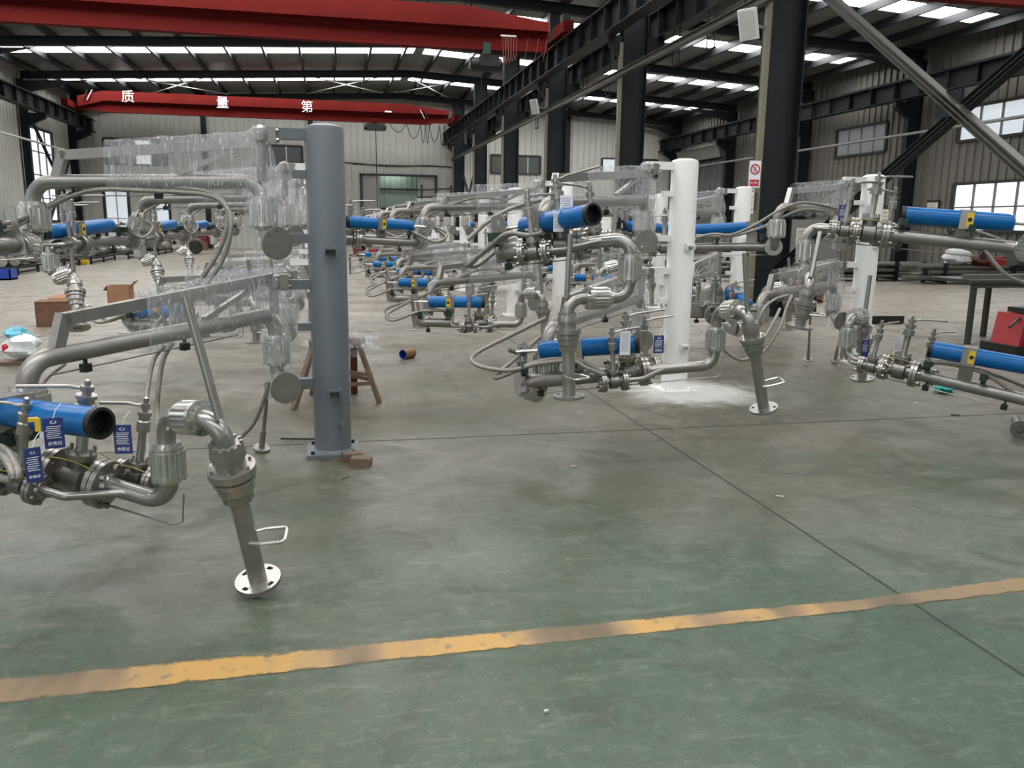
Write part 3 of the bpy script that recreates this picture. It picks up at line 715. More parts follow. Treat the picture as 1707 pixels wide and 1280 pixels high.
def valve(parent, off, c, u, w, hd, big, label=None, detail=True):
    # ball valve: body, two bolted flanges, tall stem extension and a lever
    c = Vector(c); u = Vector(u).normalized(); w = Vector(w).normalized(); hd = Vector(hd).normalized()
    k = 1.0 if big else .66
    body = MB().lathe(c, u, [(-.085*k, .05*k), (-.05*k, .05*k), (-.04*k, .068*k), (.04*k, .068*k), (.05*k, .05*k), (.085*k, .05*k)], 18)
    body.lathe(c, w, [(0, .05*k), (.085*k, .05*k)], 14)
    v = body.build('valve', 'fitting', parent, off)
    fr = .1*k
    for s_ in (-1, 1):
        f = MB().lathe(c+u*s_*.085*k, u*s_, [(0, fr), (.02*k, fr)], 24); f.lathe(c+u*s_*(.085*k+.024*k), u*s_, [(0, fr), (.022*k, fr), (.022*k, .052*k), (.04*k, .045*k)], 24)
        f.build('flange', 'steel', v, off)
        x, y, a = frame_from(u)
        bolt = MB()
        n = 6
        for q in range(n):
            th = 2*PI*q/n+.3; p = c + (x*math.cos(th)+y*math.sin(th))*fr*.8
            one = MB().lathe(p+u*s_*.07*k, u*s_, [(0, .007), (.075*k, .007), (.075*k, .011*k+.002), (.09*k, .011*k+.002)], 6)
            if detail: one.build('bolt', 'bolt', v, off)
            else: bolt.add(one.v, one.f)
        if not detail: bolt.build('bolts', 'bolt', v, off)['kind'] = 'stuff'
    h = .30*k if big else .24
    st = MB().lathe(c, w, [(.085*k, .06*k), (.11*k, .06*k), (.11*k, .03*k), (.125*k, .019*k+.004), (h-.03, .019*k+.004)], 16)
    st.ring_bolts(c, w, .05*k, 6, .008*k, .11*k, .135*k)
    st.lathe(c, w, [(h-.03, .036*k+.004), (h+.015, .036*k+.004), (h+.02, .028*k+.004), (h+.04, .028*k+.004), (h+.04, .036*k+.004), (h+.055, .036*k+.004), (h+.055, .018*k), (h+.075, .018*k)], 16)
    st.build('stem', 'steel', v, off)
    top = c+w*(h+.085)
    hb = MB().lathe(c, w, [(h+.07, .022*k+.004), (h+.092, .022*k+.004), (h+.092, .012), (h+.115, .012), (h+.12, .006)], 10)
    L = .27 if big else .2
    hb.tube(fillet([top, top+hd*.035, top+hd*.07+w*.008-w*.03*(1 if L < 0 else 0), top+hd*L+w*.012], .02, 3), .0075, 8)
    hb.build('handle', 'steel', v, off)
    sd = u.cross(w)
    for s_ in (-1, 1):
        p0, p1 = c-u*.12*k+sd*s_*fr*.6+w*fr*.7, c+u*.12*k+sd*s_*fr*.6+w*fr*.7
        MB().tube(catmull([p0, p0*.7+p1*.3+w*.02*k+sd*s_*.01, p0*.3+p1*.7+w*.02*k+sd*s_*.01, p1], 4), .003, 5).build('earth_wire', 'earth', v, off) if detail or big else None
    return v

def loading_arm(label, s, group=None):
    px, py = s['piv']; off = (px, py, 0); base = thing('loading_arm', label, 'loading arm', off, group)
    det = s.get('detail', False)
    zt, zi, zb = s['z']; inl = Vector((*s['inlet'], 0)).normalized()
    P = Vector((px, py, 0)); up = Vector((0, 0, 1))
    A1 = P+up*zb; A0 = A1+inl*.15; A2 = P+up*zi; A3 = Vector(s['p1']); A4 = Vector((A3.x, A3.y, s['z4']))
    A5 = Vector(s['A5']); A6 = Vector(s['A6']); A7 = Vector((A6.x, A6.y, s['z7'])); A8 = Vector(s['A8']); A9 = Vector(s['A9'])
    mid = lambda a, b, t=.5: a+(b-a)*t
    m12, m34, m45, m67, m78 = mid(A1, A2), mid(A3, A4, .52), mid(A4, A5, .5), mid(A6, A7, .5), mid(A7, A8, .5)
    u = (A6-A5).normalized(); w = (up-u*u.z).normalized(); v = u.cross(w)
    fv = s.get('fv', .62); Lo = (A6-A5).length; V = A5+u*Lo*fv; side = s.get('side', 1)   # side: which side the small valve is on
    def T(name, pts, r, m='steel', R=.11, n=16, mb=None):
        b = mb or MB(); b.tube(fillet(pts, R), r, n); return b.build(name, m, base, off)
    ip = MB().lathe(A0, inl, [(-.02, R1*1.1), (0, R1*1.1), (0, .1), (.022, .1)], 24); ip.ring_bolts(A0, inl, .08, 8, .009, -.01, .03)
    T('inlet_elbow', [A0, A1, m12], R1, 'steel_dull', mb=ip)
    T('inner_pipe', [m12, A2, A3, m34], R1, 'steel_dull', .13)
    # weld beads
    T('lower_elbow', [m34, A4, m45], R1, 'steel_dull')
    V0, V1 = V-u*.12, V+u*.12
    T('outer_pipe', [m45, A5, V0], s.get('Ro', R1), 'steel_dull')
    T('end_pipe', [V1, A6, m67], R2, 'steel', .085)
    T('end_elbow', [m67, A7, m78], R2, 'steel', .085)
    dd = (A9-A8).normalized()
    T('drop_pipe', [m78, A8, A9], R2, 'steel', .09)
    for nm, c, ax, R, L in (('swivel_joint', m12, up, .085, .17), ('swivel_joint', m34, A3-A4, .093, .16), ('swivel_joint', m45, A5-A4, .085, .15), ('swivel_joint', m67, A7-A6 if A7.z > A6.z else A6-A7, .068, .14), ('swivel_joint', m78, A7-A8, .068, .14)):
        swivel(MB(), c, ax, R, L).build(nm, 'polished', base, off, smooth=22)
    # vertical pivot, clamp head and truss over the inner pipe
    pv = MB().tube([A2, P+up*(zt-.02)], .03, 14); pv.build('pivot_post', 'steel_dull', base, off)
    hd = MB().lathe(P, up, [(zt-.035, .05), (zt+.035, .05), (zt+.045, .03), (zt+.06, .012)], 20); hd.box(P+up*zt+Vector((.07, 0, 0)), .05, .1, .09)
    for dy in (-.035, .035):
        for dz in (-.028, .028): hd.lathe(P+up*(zt+dz)+Vector((.06, dy, 0)), (1, 0, 0), [(0, .01), (.05, .01)], 6)
    hd.build('clamp_head', 'steel', base, off)
    ai = (A3-A2); Li = ai.length; ai.normalize()
    n_ = ai.cross(up).normalized()
    tz = s.get('tz', (.23, .16)); t0 = A2+up*tz[0]; tl = s.get('tl', .21); t1 = A2+ai*(Li-tl)+up*tz[1]
    tr = MB().bar(t0, t1, .05, .058)
    tr.bar(t1+ai*-.012+up*.024, A2+ai*(Li-tl+.045)+up*.03, .05, .055)
    tr.build('truss_beam', 'steel', base, off, smooth=0)
    MB().bar(A2+ai*Li*.36+up*.045, A2+ai*Li*.10+up*.19, .03, .03).build('truss_strut', 'steel', base, off, smooth=0)
    # spring balance cylinder, rod, post with a yellow sticker, slotted balance plate
    C0, C1 = [Vector(q) for q in s['cyl']]; ca = (C1-C0); Lc = ca.length; ca.normalize()
    cy = MB().lathe(C0, ca, [(0, .022), (.012, .05), (.05, .06), (Lc-.03, .06)], 28, cap=False).build('spring_cylinder', 'blue', base, off)
    MB().lathe(C0, ca, [(Lc-.03, .0605), (Lc, .062), (Lc, .05), (Lc-.05, .05), (Lc-.05, 0)], 28, cap=False).build('end_cap', 'black', cy, off)
    MB().tube([C0-ca*.16, C0+ca*.02], .012, 8).build('piston_rod', 'polished', cy, off)
    cm = C0+ca*Lc*s.get('post', .5); ux = ca; wz = (up-ux*ux.z).normalized(); vy = ux.cross(wz)
    rel = (cm-A5).dot(u); foot = A5+u*max(.05, min(rel, Lo*fv-.1))+w*.03
    po = MB().bar(foot, cm-wz*.055, .09, .03, up=v); po.box(cm, .085, .128, .128, ux, vy, wz); po.build('cylinder_post', 'steel', base, off, smooth=0)
    for sg_ in (-1, 1): MB().box(cm+vy*.066*sg_-ux*.018, .04, .004, .09, ux, vy, wz).build('yellow_sticker', 'yellow', base, off, smooth=0)
    for sg_ in (-1, 1): MB().lathe(cm+vy*.067*sg_-ux*.018, vy*sg_, [(0, .014), (.004, .014)], 12).build('sticker_mark', 'ink_black', base, off)
    pc = m45+(A5-m45)*.55; pr = C0-ca*.16
    ax5 = (A5-A4).normalized()
    d_ = (pr-pc); d_ -= ax5*d_.dot(ax5); lp = max(.2, d_.length+.05); d_.normalize(); e_ = ax5.cross(d_)
    hw = .05
    pl = MB()
    def Q(a, b): return pc+d_*a+e_*b
    for q in ([Q(-.06, -.06), Q(-.06, .06), Q(.06, .065), Q(.06, -.065)], [Q(.06, -.065), Q(.06, .065), Q(lp*.45, .05), Q(lp*.45, -.05)],
              [Q(lp*.45, -.05), Q(lp*.45, -.014), Q(lp, -.014), Q(lp, -.05)], [Q(lp*.45, .014), Q(lp*.45, .05), Q(lp, .05), Q(lp, .014)], [Q(lp, -.05), Q(lp, .05), Q(lp+.03, .04), Q(lp+.03, -.04)]):
        pl.prism(q, ax5*.012)
    pl.build('balance_plate', 'steel', base, off, smooth=0)
    MB().lathe(pr-ax5*.04, ax5, [(0, .016), (.09, .016)], 10).build('pivot_pin', 'bolt', base, off)
    # valves
    hdv = Vector(s.get('lever', tuple(-u)))
    valve(base, off, V, u, w, hdv, True, detail=det)
    s1 = V - u*.14*s.get('near', 1) + v*.15*side - w*.02
    if s.get('small', True): valve(base, off, s1, u, w, Vector(s.get('lever2', tuple(hdv))), False, detail=det)
    s2 = V + u*.17 - v*.14*side - w*.0
    if s.get('third', True): valve(base, off, s2, u, w, Vector(s.get('lever3', tuple(hdv))), False, detail=det)
    T('bypass_pipe', [s1+u*.06, s1+u*.20, V1+u*.10+v*.03*side, V1+u*.16], .017, 'steel', .04, 12)
    T('drain_pipe', [s2+u*.06, s2+u*.15, V1+u*.26], .015, 'steel', .03, 10)
    # breakaway coupling on the drop pipe
    k = s.get('cps', 1.0)
    cp = MB().lathe(A8+dd*s.get('cpd', .10), dd, [(t_*k, r_*k if r_ > R2+.001 else r_) for t_, r_ in [(0, R2), (0, .052), (.03, .058), (.045, .058), (.045, .05), (.085, .05), (.085, .078), (.112, .078), (.118, .062), (.124, .062), (.124, .070), (.14, .070), (.145, .06), (.175, .06), (.185, .05), (.215, .046), (.215, R2)]], 28, cap=False)
    cp.ring_bolts(A8+dd*s.get('cpd', .10), dd, .049*k, 12, .006*k, -.008*k, .03*k); cp.ring_bolts(A8+dd*s.get('cpd', .10), dd, .066*k, 6, .006*k, .075*k, .12*k); cp.ring_bolts(A8+dd*s.get('cpd', .10), dd, .047*k, 12, .005*k, .18*k, .212*k)
    cp.build('breakaway_coupling', 'steel', base, off)
    MB().disc_slots(A9-dd*.006, dd, R2*.9, .0925, .016, 4, .062, .08).build('end_flange', 'steel', base, off, smooth=30)
    # grip loop and guiding bar
    Ld = (A9-A8).length; g0 = A8+dd*Ld*s.get('gripf', .72)
    ge = Vector(s.get('grip', (.8, -.4, 0))); ge = (ge-dd*ge.dot(dd)).normalized(); gs = dd.cross(ge)
    MB().tube(fillet([g0+gs*.035+ge*.01, g0+gs*.05+ge*.06, g0+gs*.05+ge*.15, g0-gs*.05+ge*.15, g0-gs*.05+ge*.06, g0-gs*.035+ge*.01], .02, 4), .007, 8).build('grip_loop', 'polished', base, off)
    gb = Vector(s.get('bar', tuple(-dd))).normalized()
    MB().tube([A8, A8+gb*s.get('barL', .5)], .0165, 12).build('guide_bar', 'steel', base, off)
    # stretch film round the truss and the pivot
    if s.get('wrap', True):
        f0, f1 = s.get('wrapf', (.0, .55)); fm = MB(); n = 26; mth = 18; vs = []
        rnd = random.Random(int(px*100)+int(zi*10))
        for i in range(n+1):
            t = f0+(f1-f0)*i/n; zc = .11-.03*t; hh = .19-.045*t; q = A2+ai*Li*t
            for k_ in range(mth):
                th = 2*PI*k_/mth; sx_ = math.copysign(abs(math.cos(th))**.6, math.cos(th)); sz_ = math.copysign(abs(math.sin(th))**.7, math.sin(th))
                j = rnd.uniform(-.007, .007)
                vs.append(q+n_*(sx_*.056+j)+up*(zc+sz_*(hh+j)))
        fm.add(vs, [(i*mth+k_, i*mth+(k_+1) % mth, (i+1)*mth+(k_+1) % mth, (i+1)*mth+k_) for i in range(n) for k_ in range(mth)])
        vs = []; zs = [zt+.05, zt, zt-.06, zi+.16, zi+.03, zi-.06, m12.z+.1, m12.z+.03, m12.z-.08, zb+.08, zb, zb-.09, zb-.11]
        rr = [.035, .075, .06, .075, .10, .085, .10, .112, .108, .085, .08, .085, .03]
        for z, r_ in zip(zs, rr):
            for k_ in range(16):
                th = 2*PI*k_/16; j = rnd.uniform(-.010, .010)
                vs.append(P+up*(z+j)+Vector((math.cos(th), math.sin(th), 0))*(r_+j)+inl*(.05 if z < zb+.05 else 0))
        fm.add(vs, [(i*16+k_, i*16+(k_+1) % 16, (i+1)*16+(k_+1) % 16, (i+1)*16+k_) for i in range(len(zs)-1) for k_ in range(16)])
        fm.build('stretch_film', 'film', base, off, smooth=28)
    # hose clamps and black pads with a thin rod
    for fr_ in s.get('clampf', (.08, .5)):
        q = A5+u*Lo*fv*fr_*1.0+w*.10
        MB().box(q, .045, .17, .05, u, v, w).bar(q-w*.06, q, .03, .03, up=v).build('hose_clamp', 'green_clamp', base, off, smooth=0)
    rod = MB(); rq = []
    for fr_ in (.22, .78):
        q = A5+u*Lo*fv*fr_-w*.085; MB().box(q, .04, .04, .04, u, v, w).bar(q, q+w*.05, .014, .014, up=v).build('rod_clamp', 'black', base, off, smooth=0); rq.append(q)
    MB().tube([rq[0]-u*.25, rq[0], rq[1], A6-w*.085+u*.02, A6-w*.06+u*.06, A6+up*(.06 if A7.z > A6.z else -.06)+u*.062], .004, 6).build('drain_tube', 'steel', base, off)
    for fr_ in (.45, .82):
        q = A2+ai*Li*fr_-up*.085; MB().box(q, .04, .04, .04, ai, n_, up).bar(q, q+up*.05, .014, .014, up=n_).build('rod_clamp', 'black', base, off, smooth=0)
    MB().tube([A2+ai*Li*.2-up*.085, A3-ai*.12-up*.085], .004, 6).build('guide_rod', 'fitting', base, off)
    # braided hoses
    hl = s.get('hoses')
    if hl is None:
        hs = s1-u*.08; hl = []
        for q in (-1, 1):
            o_ = v*.035*q
            hl.append([hs, hs-u*.1+w*.02, A5+u*Lo*fv*.55+w*.12+o_, A5+u*Lo*fv*.1+w*.12+o_, A5-u*.22+w*.02+o_*1.5, A5-u*.33-w*.02*q+(A3-A5)*.25+o_*2, A5-u*.12+(A3-A5)*.55+o_, A3-ai*.10-up*.07+o_, A2+ai*Li*.62+up*.10+n_*.03*q, A2+ai*Li*.3+up*.08+n_*.03*q])
    for i_ in s.get('hv', ()): hl[i_] = [s1-u*.09, s1-u*.15]+list(hl[i_][1:])
    for h in hl: MB().tube(catmull(h, 8), .0145, 10).build('braided_hose', 'hose', base, off)
    for lg in s.get('legs', ()):
        b = MB().tube(catmull(lg, 8), .013, 10); e = Vector(lg[-1]); dn = (e-Vector(lg[-2])).normalized()
        b.lathe(e-dn*.012, dn, [(0, .055), (.012, .055)], 16); b.lathe(e-dn*.14, dn, [(0, .019), (.13, .019)], 12); b.build('vapour_hose', 'hose', base, off)
    if s.get('lock'): MB().box(s['lock'], .016, .014, .045).box(Vector(s['lock'])+Vector((-.014, 0, .02)), .03, .015, .014).build('yellow_lock', 'yellow', base, off, smooth=0)
    for l_ in s.get('extra', ()): MB().tube(fillet(l_, .03, 4), .004, 6).build('thin_tube', 'steel', base, off)
    return base

# --- grey stand in front at left
column_stand(-.02, 5.4, 'grey_paint', 'thick grey painted steel column on a bolted base plate with loose bricks')
GU = dict(piv=(-.40, 5.4), z=(2.02, 1.745, 1.37), inlet=(.5, -.85), p1=(-1.808, 5.750, 1.724), z4=(-1.817, 5.750, 1.323)[2], A5=(-1.842, 5.350, 1.348), A6=(-2.639, 4.900, 1.302), z7=1.12, A8=(-2.451, 4.500, 1.107), A9=(-2.504, 4.500, 0.704),
    cyl=((-1.997, 5.200, 1.470), (-2.569, 4.800, 1.424)), wrapf=(0, .66),
    hoses=[[(-2.065, 5.200, 1.393), (-1.891, 5.400, 1.419), (-1.837, 5.600, 1.471), (-1.762, 5.750, 1.553), (-1.437, 5.600, 1.672), (-1.072, 5.500, 1.676), (-0.722, 5.350, 1.654), (-0.600, 5.250, 1.583), (-0.576, 5.200, 1.460), (-0.630, 5.200, 1.283), (-0.749, 5.200, 1.105), (-0.873, 5.250, 0.975), (-0.953, 5.300, 0.804)],
           [(-2.060, 5.200, 1.442), (-1.886, 5.400, 1.464), (-1.834, 5.600, 1.500), (-1.759, 5.800, 1.573), (-1.461, 5.700, 1.697), (-1.090, 5.600, 1.702), (-0.744, 5.400, 1.680), (-0.618, 5.300, 1.608), (-0.602, 5.250, 1.477), (-0.662, 5.250, 1.317), (-0.788, 5.250, 1.130), (-0.907, 5.300, 1.006), (-0.997, 5.350, 0.798)]])
loading_arm('upper loading arm of the grey column, film wrapped and reaching left over the other', GU)
GL = dict(piv=(-.36, 5.4), z=(1.13, .925, .47), inlet=(.35, -.9), p1=(-1.341, 3.950, 0.877), z4=(-1.371, 3.950, 0.501)[2], A5=(-1.556, 3.750, 0.577), A6=(-0.656, 3.350, 0.381), z7=(-0.678, 3.350, 0.741)[2], A8=(-0.419, 3.100, 0.783), A9=(-0.331, 3.300, 0.051), fv=.58, cps=1.17, lock=(-1.029, 3.100, 0.784),
    cyl=((-1.540, 3.750, 0.729), (-0.860, 3.250, 0.746)), post=.35, side=1, near=1, detail=True, lever=(-1, .12, -.02), lever2=(-1, .3, 0), lever3=(-1, .3, -.05), hv=(2, 3), barL=.46, bar=(-.2, .1, .9), grip=(1, -.1, 0), gripf=.72, cpd=.11, wrapf=(0, .62),
    hoses=[[(-1.009, 5.300, 0.750), (-1.080, 5.300, 0.658), (-1.106, 5.200, 0.491), (-1.085, 5.000, 0.352), (-1.003, 4.600, 0.243), (-0.999, 4.000, 0.325)], [(-0.954, 5.250, 0.774), (-1.015, 5.250, 0.665), (-1.045, 5.200, 0.489), (-1.043, 5.100, 0.326), (-0.950, 4.600, 0.206), (-0.948, 4.000, 0.293)],
           [(-1.099, 3.100, 0.506), (-1.133, 3.150, 0.571), (-1.156, 3.200, 0.630), (-1.269, 3.400, 0.633), (-1.472, 3.600, 0.613)], [(-1.107, 3.100, 0.500), (-1.149, 3.150, 0.572), (-1.176, 3.200, 0.626), (-1.291, 3.400, 0.617), (-1.474, 3.600, 0.588)],
           [(-1.341, 4.000, 0.734), (-1.356, 4.200, 0.763), (-1.338, 4.400, 0.793)], [(-1.327, 4.000, 0.725), (-1.341, 4.200, 0.757), (-1.317, 4.400, 0.792)]],
    legs=[[(-0.407, 5.300, 0.504), (-0.441, 5.300, 0.392), (-0.527, 5.350, 0.207), (-0.686, 5.450, 0.051)], [(-0.422, 5.350, 0.495), (-0.441, 5.400, 0.311), (-0.486, 5.480, 0.017)]])
loading_arm('lower loading arm of the grey column, nearest of all, ending in a slotted flange', GL)

# --- white stand in the middle
column_stand(3.1, 7.0, 'white_paint', 'white painted column standing in a patch of white overspray on the floor')
WU = dict(piv=(2.74, 7.0), z=(2.0, 1.73, 1.37), inlet=(-.2, -.95), p1=(1.365, 5.300, 1.644), z4=(1.371, 5.300, 1.358)[2], A5=(0.960, 4.950, 1.322), A6=(1.703, 4.550, 1.437), z7=(1.718, 4.550, 1.093)[2], A8=(1.311, 4.500, 1.093), A9=(1.341, 4.500, 0.521), fv=.52, Ro=.057,
    cyl=((1.153, 4.950, 1.493), (1.408, 4.350, 1.563)), post=.3, side=1, lever=(.95, -.1, .25), lever2=(.95, .2, .02), lever3=(-.95, -.1, .02), bar=(0.03, 0, 1), barL=.36, grip=(.3, -1, 0), gripf=.78, cpd=.09, wrapf=(0, .7),
    hoses=[[(1.188, 4.600, 1.458), (1.124, 4.700, 1.442), (1.020, 4.800, 1.447), (0.921, 4.900, 1.356), (0.839, 5.000, 1.261), (0.898, 5.100, 1.249), (1.047, 5.100, 1.361)], [(1.214, 4.700, 1.471), (1.111, 4.800, 1.462), (1.023, 4.900, 1.424), (0.886, 4.950, 1.318), (0.821, 5.050, 1.244)],
           [(0.882, 5.400, 1.399), (0.926, 5.400, 1.438), (1.026, 5.400, 1.525), (1.177, 5.450, 1.605), (1.353, 5.500, 1.657), (1.549, 5.600, 1.687)]])
loading_arm('upper loading arm of the white column, folded back with a blue cylinder pointing forward', WU)
WL = dict(piv=(2.74, 7.0), z=(1.09, .87, .5), inlet=(-.2, -.95), p1=(1.411, 5.300, 0.819), z4=(1.391, 5.300, 0.374)[2], A5=(1.170, 5.200, 0.470), A6=(2.546, 5.100, 0.576), z7=(2.522, 5.100, 0.947)[2], A8=(2.580, 4.750, 0.991), A9=(2.785, 4.820, 0.326), fv=.56, Ro=.05,
    cyl=((1.339, 5.250, 0.677), (1.959, 5.000, 0.746)), post=.38, side=1, lever=(.97, -.1, .12), lever2=(.97, .1, .08), lever3=(.97, -.15, .1), bar=(-.13, 0, 1), barL=.36, grip=(1, -.2, .05), gripf=.76, cpd=.10, wrapf=(0, .7),
    hoses=[[(1.698, 4.950, 0.555), (1.591, 5.000, 0.600), (1.523, 5.050, 0.633), (1.314, 5.100, 0.613), (1.125, 5.150, 0.565), (0.964, 5.250, 0.572), (0.904, 5.350, 0.605), (0.970, 5.400, 0.658), (1.177, 5.400, 0.757), (1.428, 5.400, 0.877)], [(1.715, 5.000, 0.557), (1.618, 5.050, 0.614), (1.538, 5.100, 0.640), (1.327, 5.150, 0.621), (1.146, 5.150, 0.553), (1.036, 5.200, 0.507), (1.147, 5.250, 0.596), (1.293, 5.350, 0.679), (1.388, 5.400, 0.745)],
           [(3.139, 6.200, 0.543), (3.226, 6.200, 0.465), (3.366, 6.200, 0.411), (3.536, 6.300, 0.495), (3.767, 6.500, 0.647), (4.019, 6.800, 0.773)]])
loading_arm('lower loading arm of the white column, folded back over the floor joint', WL)

# --- white stand farther right, and the one just outside the picture on the right
column_stand(5.87, 8.2, 'white_paint', 'white column on the right, half hidden behind a long blue cylinder arm')
CU = dict(piv=(5.5, 8.2), z=(1.98, 1.73, 1.38), inlet=(-.2, -.95), p1=(4.386, 7.600, 1.710), z4=(4.439, 7.600, 1.314)[2], A5=(4.510, 7.900, 1.312), A6=(3.104, 8.500, 1.272), z7=(3.111, 8.500, 1.098)[2], A8=(2.840, 8.500, 1.033), A9=(2.856, 8.500, 0.578),
    cyl=((4.418, 7.950, 1.514), (3.725, 8.200, 1.467)), post=.15, wrapf=(0, .8), fv=.72,
    hoses=[[(3.705, 8.000, 1.395), (3.856, 7.900, 1.435), (4.006, 7.800, 1.432), (4.156, 7.600, 1.536), (4.351, 7.500, 1.679), (4.574, 7.500, 1.752), (4.873, 7.600, 1.736), (5.113, 7.700, 1.706)], [(3.727, 8.050, 1.419), (3.882, 7.950, 1.410), (4.046, 7.850, 1.419), (4.248, 7.700, 1.496), (4.415, 7.600, 1.599), (4.662, 7.600, 1.685), (4.977, 7.700, 1.680)]])
loading_arm('upper loading arm of the right hand white column, passing behind the middle white column', CU)
CL = dict(piv=(5.5, 8.2), z=(1.1, .89, .5), inlet=(.1, -.95), p1=(4.040, 7.200, 0.866), z4=(4.046, 7.200, 0.540)[2], A5=(3.627, 7.100, 0.570), A6=(3.993, 8.300, 0.687), z7=(3.982, 8.300, 0.851)[2], A8=(4.309, 8.600, 0.840), A9=(4.338, 8.600, 0.415),
    cyl=((3.975, 7.300, 0.752), (4.084, 7.900, 0.856)), post=.5, wrapf=(0, .85), fv=.55,
    hoses=[[(4.340, 7.200, 0.864), (4.126, 7.100, 0.828), (3.952, 7.000, 0.725), (3.924, 7.000, 0.527), (3.908, 7.000, 0.326)], [(4.373, 7.200, 0.864), (4.260, 7.100, 0.741), (4.141, 7.000, 0.552), (3.983, 7.000, 0.336), (3.769, 7.000, 0.271), (3.627, 7.100, 0.374)]],
    legs=[[(5.034, 7.900, 0.717), (5.107, 8.000, 0.444), (5.215, 8.150, 0.051)], [(5.413, 7.900, 0.616), (5.486, 8.000, 0.339), (5.590, 8.200, 0.034)], [(5.519, 8.000, 0.605), (5.593, 8.100, 0.324), (5.744, 8.300, 0.014)]])
loading_arm('lower loading arm of the right hand white column, wrapped in film near the crates', CL)
column_stand(5.95, 5.1, 'white_paint', 'white column just beyond the right edge carrying the two nearest right arms')
RU = dict(piv=(5.6, 5.1), z=(1.98, 1.72, 1.38), inlet=(-.2, -.95), p1=(4.566, 4.550, 1.716), z4=(4.623, 4.550, 1.371)[2], A5=(4.569, 4.750, 1.388), A6=(3.392, 5.450, 1.514), z7=(3.423, 5.450, 1.181)[2], A8=(3.265, 5.150, 1.169), A9=(3.238, 5.200, 0.823), fv=.70,
    cyl=((4.505, 4.750, 1.555), (3.929, 5.150, 1.605)), post=.42, side=1, lever=(1, 0, .0), lever2=(-.9, .2, .02), lever3=(1, .0, 0), bar=(.25, .2, .9), barL=.33, grip=(.9, -.3, 0), cpd=.08, wrap=False, clampf=(.34, .78),
    hoses=[[(3.641, 5.300, 1.433), (3.769, 5.250, 1.452), (3.920, 5.200, 1.514), (4.033, 5.100, 1.540), (4.195, 5.000, 1.526), (4.311, 4.950, 1.499), (4.374, 4.850, 1.380), (4.502, 4.750, 1.202), (4.757, 4.700, 1.124)], [(3.674, 5.350, 1.450), (3.803, 5.300, 1.469), (3.956, 5.250, 1.526), (4.111, 5.200, 1.550), (4.277, 5.100, 1.543), (4.495, 5.000, 1.480), (4.712, 4.900, 1.393), (4.817, 4.800, 1.364)]])
loading_arm('upper arm entering from the right edge with a long blue cylinder', RU)
RL = dict(piv=(5.6, 5.1), z=(1.09, .87, .5), inlet=(-.2, -.95), p1=(4.692, 4.400, 0.834), z4=(4.831, 4.400, 0.306)[2], A5=(4.761, 4.600, 0.339), A6=(3.910, 5.600, 0.516), z7=(3.888, 5.600, 0.836)[2], A8=(4.148, 5.750, 0.816), A9=(4.216, 5.800, 0.308), fv=.70,
    cyl=((4.721, 4.600, 0.584), (4.233, 5.100, 0.655)), post=.62, side=1, lever=(.95, -.2, -.06), lever2=(.95, .1, -.05), lever3=(.95, .3, 0), bar=(.05, 0, 1), barL=.33, grip=(.9, -.3, 0), cpd=.08, wrap=False, clampf=(.4, .8),
    hoses=[[(4.012, 5.400, 0.449), (4.117, 5.300, 0.473), (4.273, 5.150, 0.540), (4.375, 5.000, 0.549), (4.500, 4.850, 0.511), (4.680, 4.700, 0.372), (4.848, 4.600, 0.259)], [(4.047, 5.450, 0.458), (4.193, 5.400, 0.467), (4.313, 5.200, 0.544), (4.460, 5.100, 0.548), (4.544, 4.900, 0.519), (4.766, 4.800, 0.435), (4.932, 4.700, 0.363)]])
loading_arm('lower arm entering from the right edge beside the teal rag', RL)

# --- the rows behind: extended arms of the second grey-row stand, then copies
EA = dict(piv=(-.42, 8.5), z=(2.02, 1.745, 1.37), inlet=(.5, -.85), p1=(-1.830, 8.850, 1.695), z4=(-1.913, 8.850, 1.292)[2], A5=(-1.882, 8.300, 1.310), A6=(-2.208, 7.300, 1.299), z7=(-2.224, 7.300, 1.017)[2], A8=(-2.045, 7.300, 1.084), A9=(-1.994, 7.100, 0.652),
    cyl=((-1.899, 8.000, 1.453), (-2.222, 7.200, 1.391)), post=.55, fv=.72, bar=(-.03, 0, 1), barL=.4, cpd=.08, lever=(.9, .2, 0), wrapf=(0, .6))
FU = loading_arm('second upper arm of the left row, its blue cylinder just past the front arm', EA)
def shift(s, dx, dy):
    def mv(q):
        if isinstance(q, tuple) and len(q) == 3 and all(isinstance(x, float) for x in q): return (q[0]+dx, q[1]+dy, q[2])
        if isinstance(q, (list, tuple)): return type(q)(mv(x) for x in q)
        return q
    t = {k: (mv(x) if k in ('p1', 'A5', 'A6', 'A8', 'A9', 'cyl', 'hoses', 'legs') else x) for k, x in s.items()}
    t['piv'] = (s['piv'][0]+dx, s['piv'][1]+dy); return t
FL_src = dict(WL); del FL_src['hoses']
FL_src.update(piv=(2.62, 10.5), p1=(1.051, 9.000, 0.860), z4=(1.048, 9.000, 0.463)[2], A5=(0.851, 8.750, 0.462), A6=(2.028, 8.750, 0.421), z7=(2.022, 8.750, 0.758)[2], A8=(2.202, 8.500, 0.790), A9=(2.240, 8.500, 0.258), cyl=((1.001, 8.750, 0.679), (1.594, 8.600, 0.683)), fv=.6, post=.4)
FLB = loading_arm('lower arm of the second white column, folded low with a blue cylinder and black end', FL_src)
EB_src = dict(EA)
EB_src.update(piv=(2.62, 10.5), p1=(1.013, 9.200, 1.674), z4=(0.990, 9.200, 1.309)[2], A5=(0.874, 8.900, 1.302), A6=(-0.034, 8.900, 1.344), z7=(-0.044, 8.900, 1.008)[2], A8=(-0.193, 8.700, 1.019), A9=(-0.211, 8.700, 0.462), cyl=((0.876, 8.900, 1.473), (0.167, 8.850, 1.513)), post=.48, fv=.75, tz=(.2, .095), tl=.36)
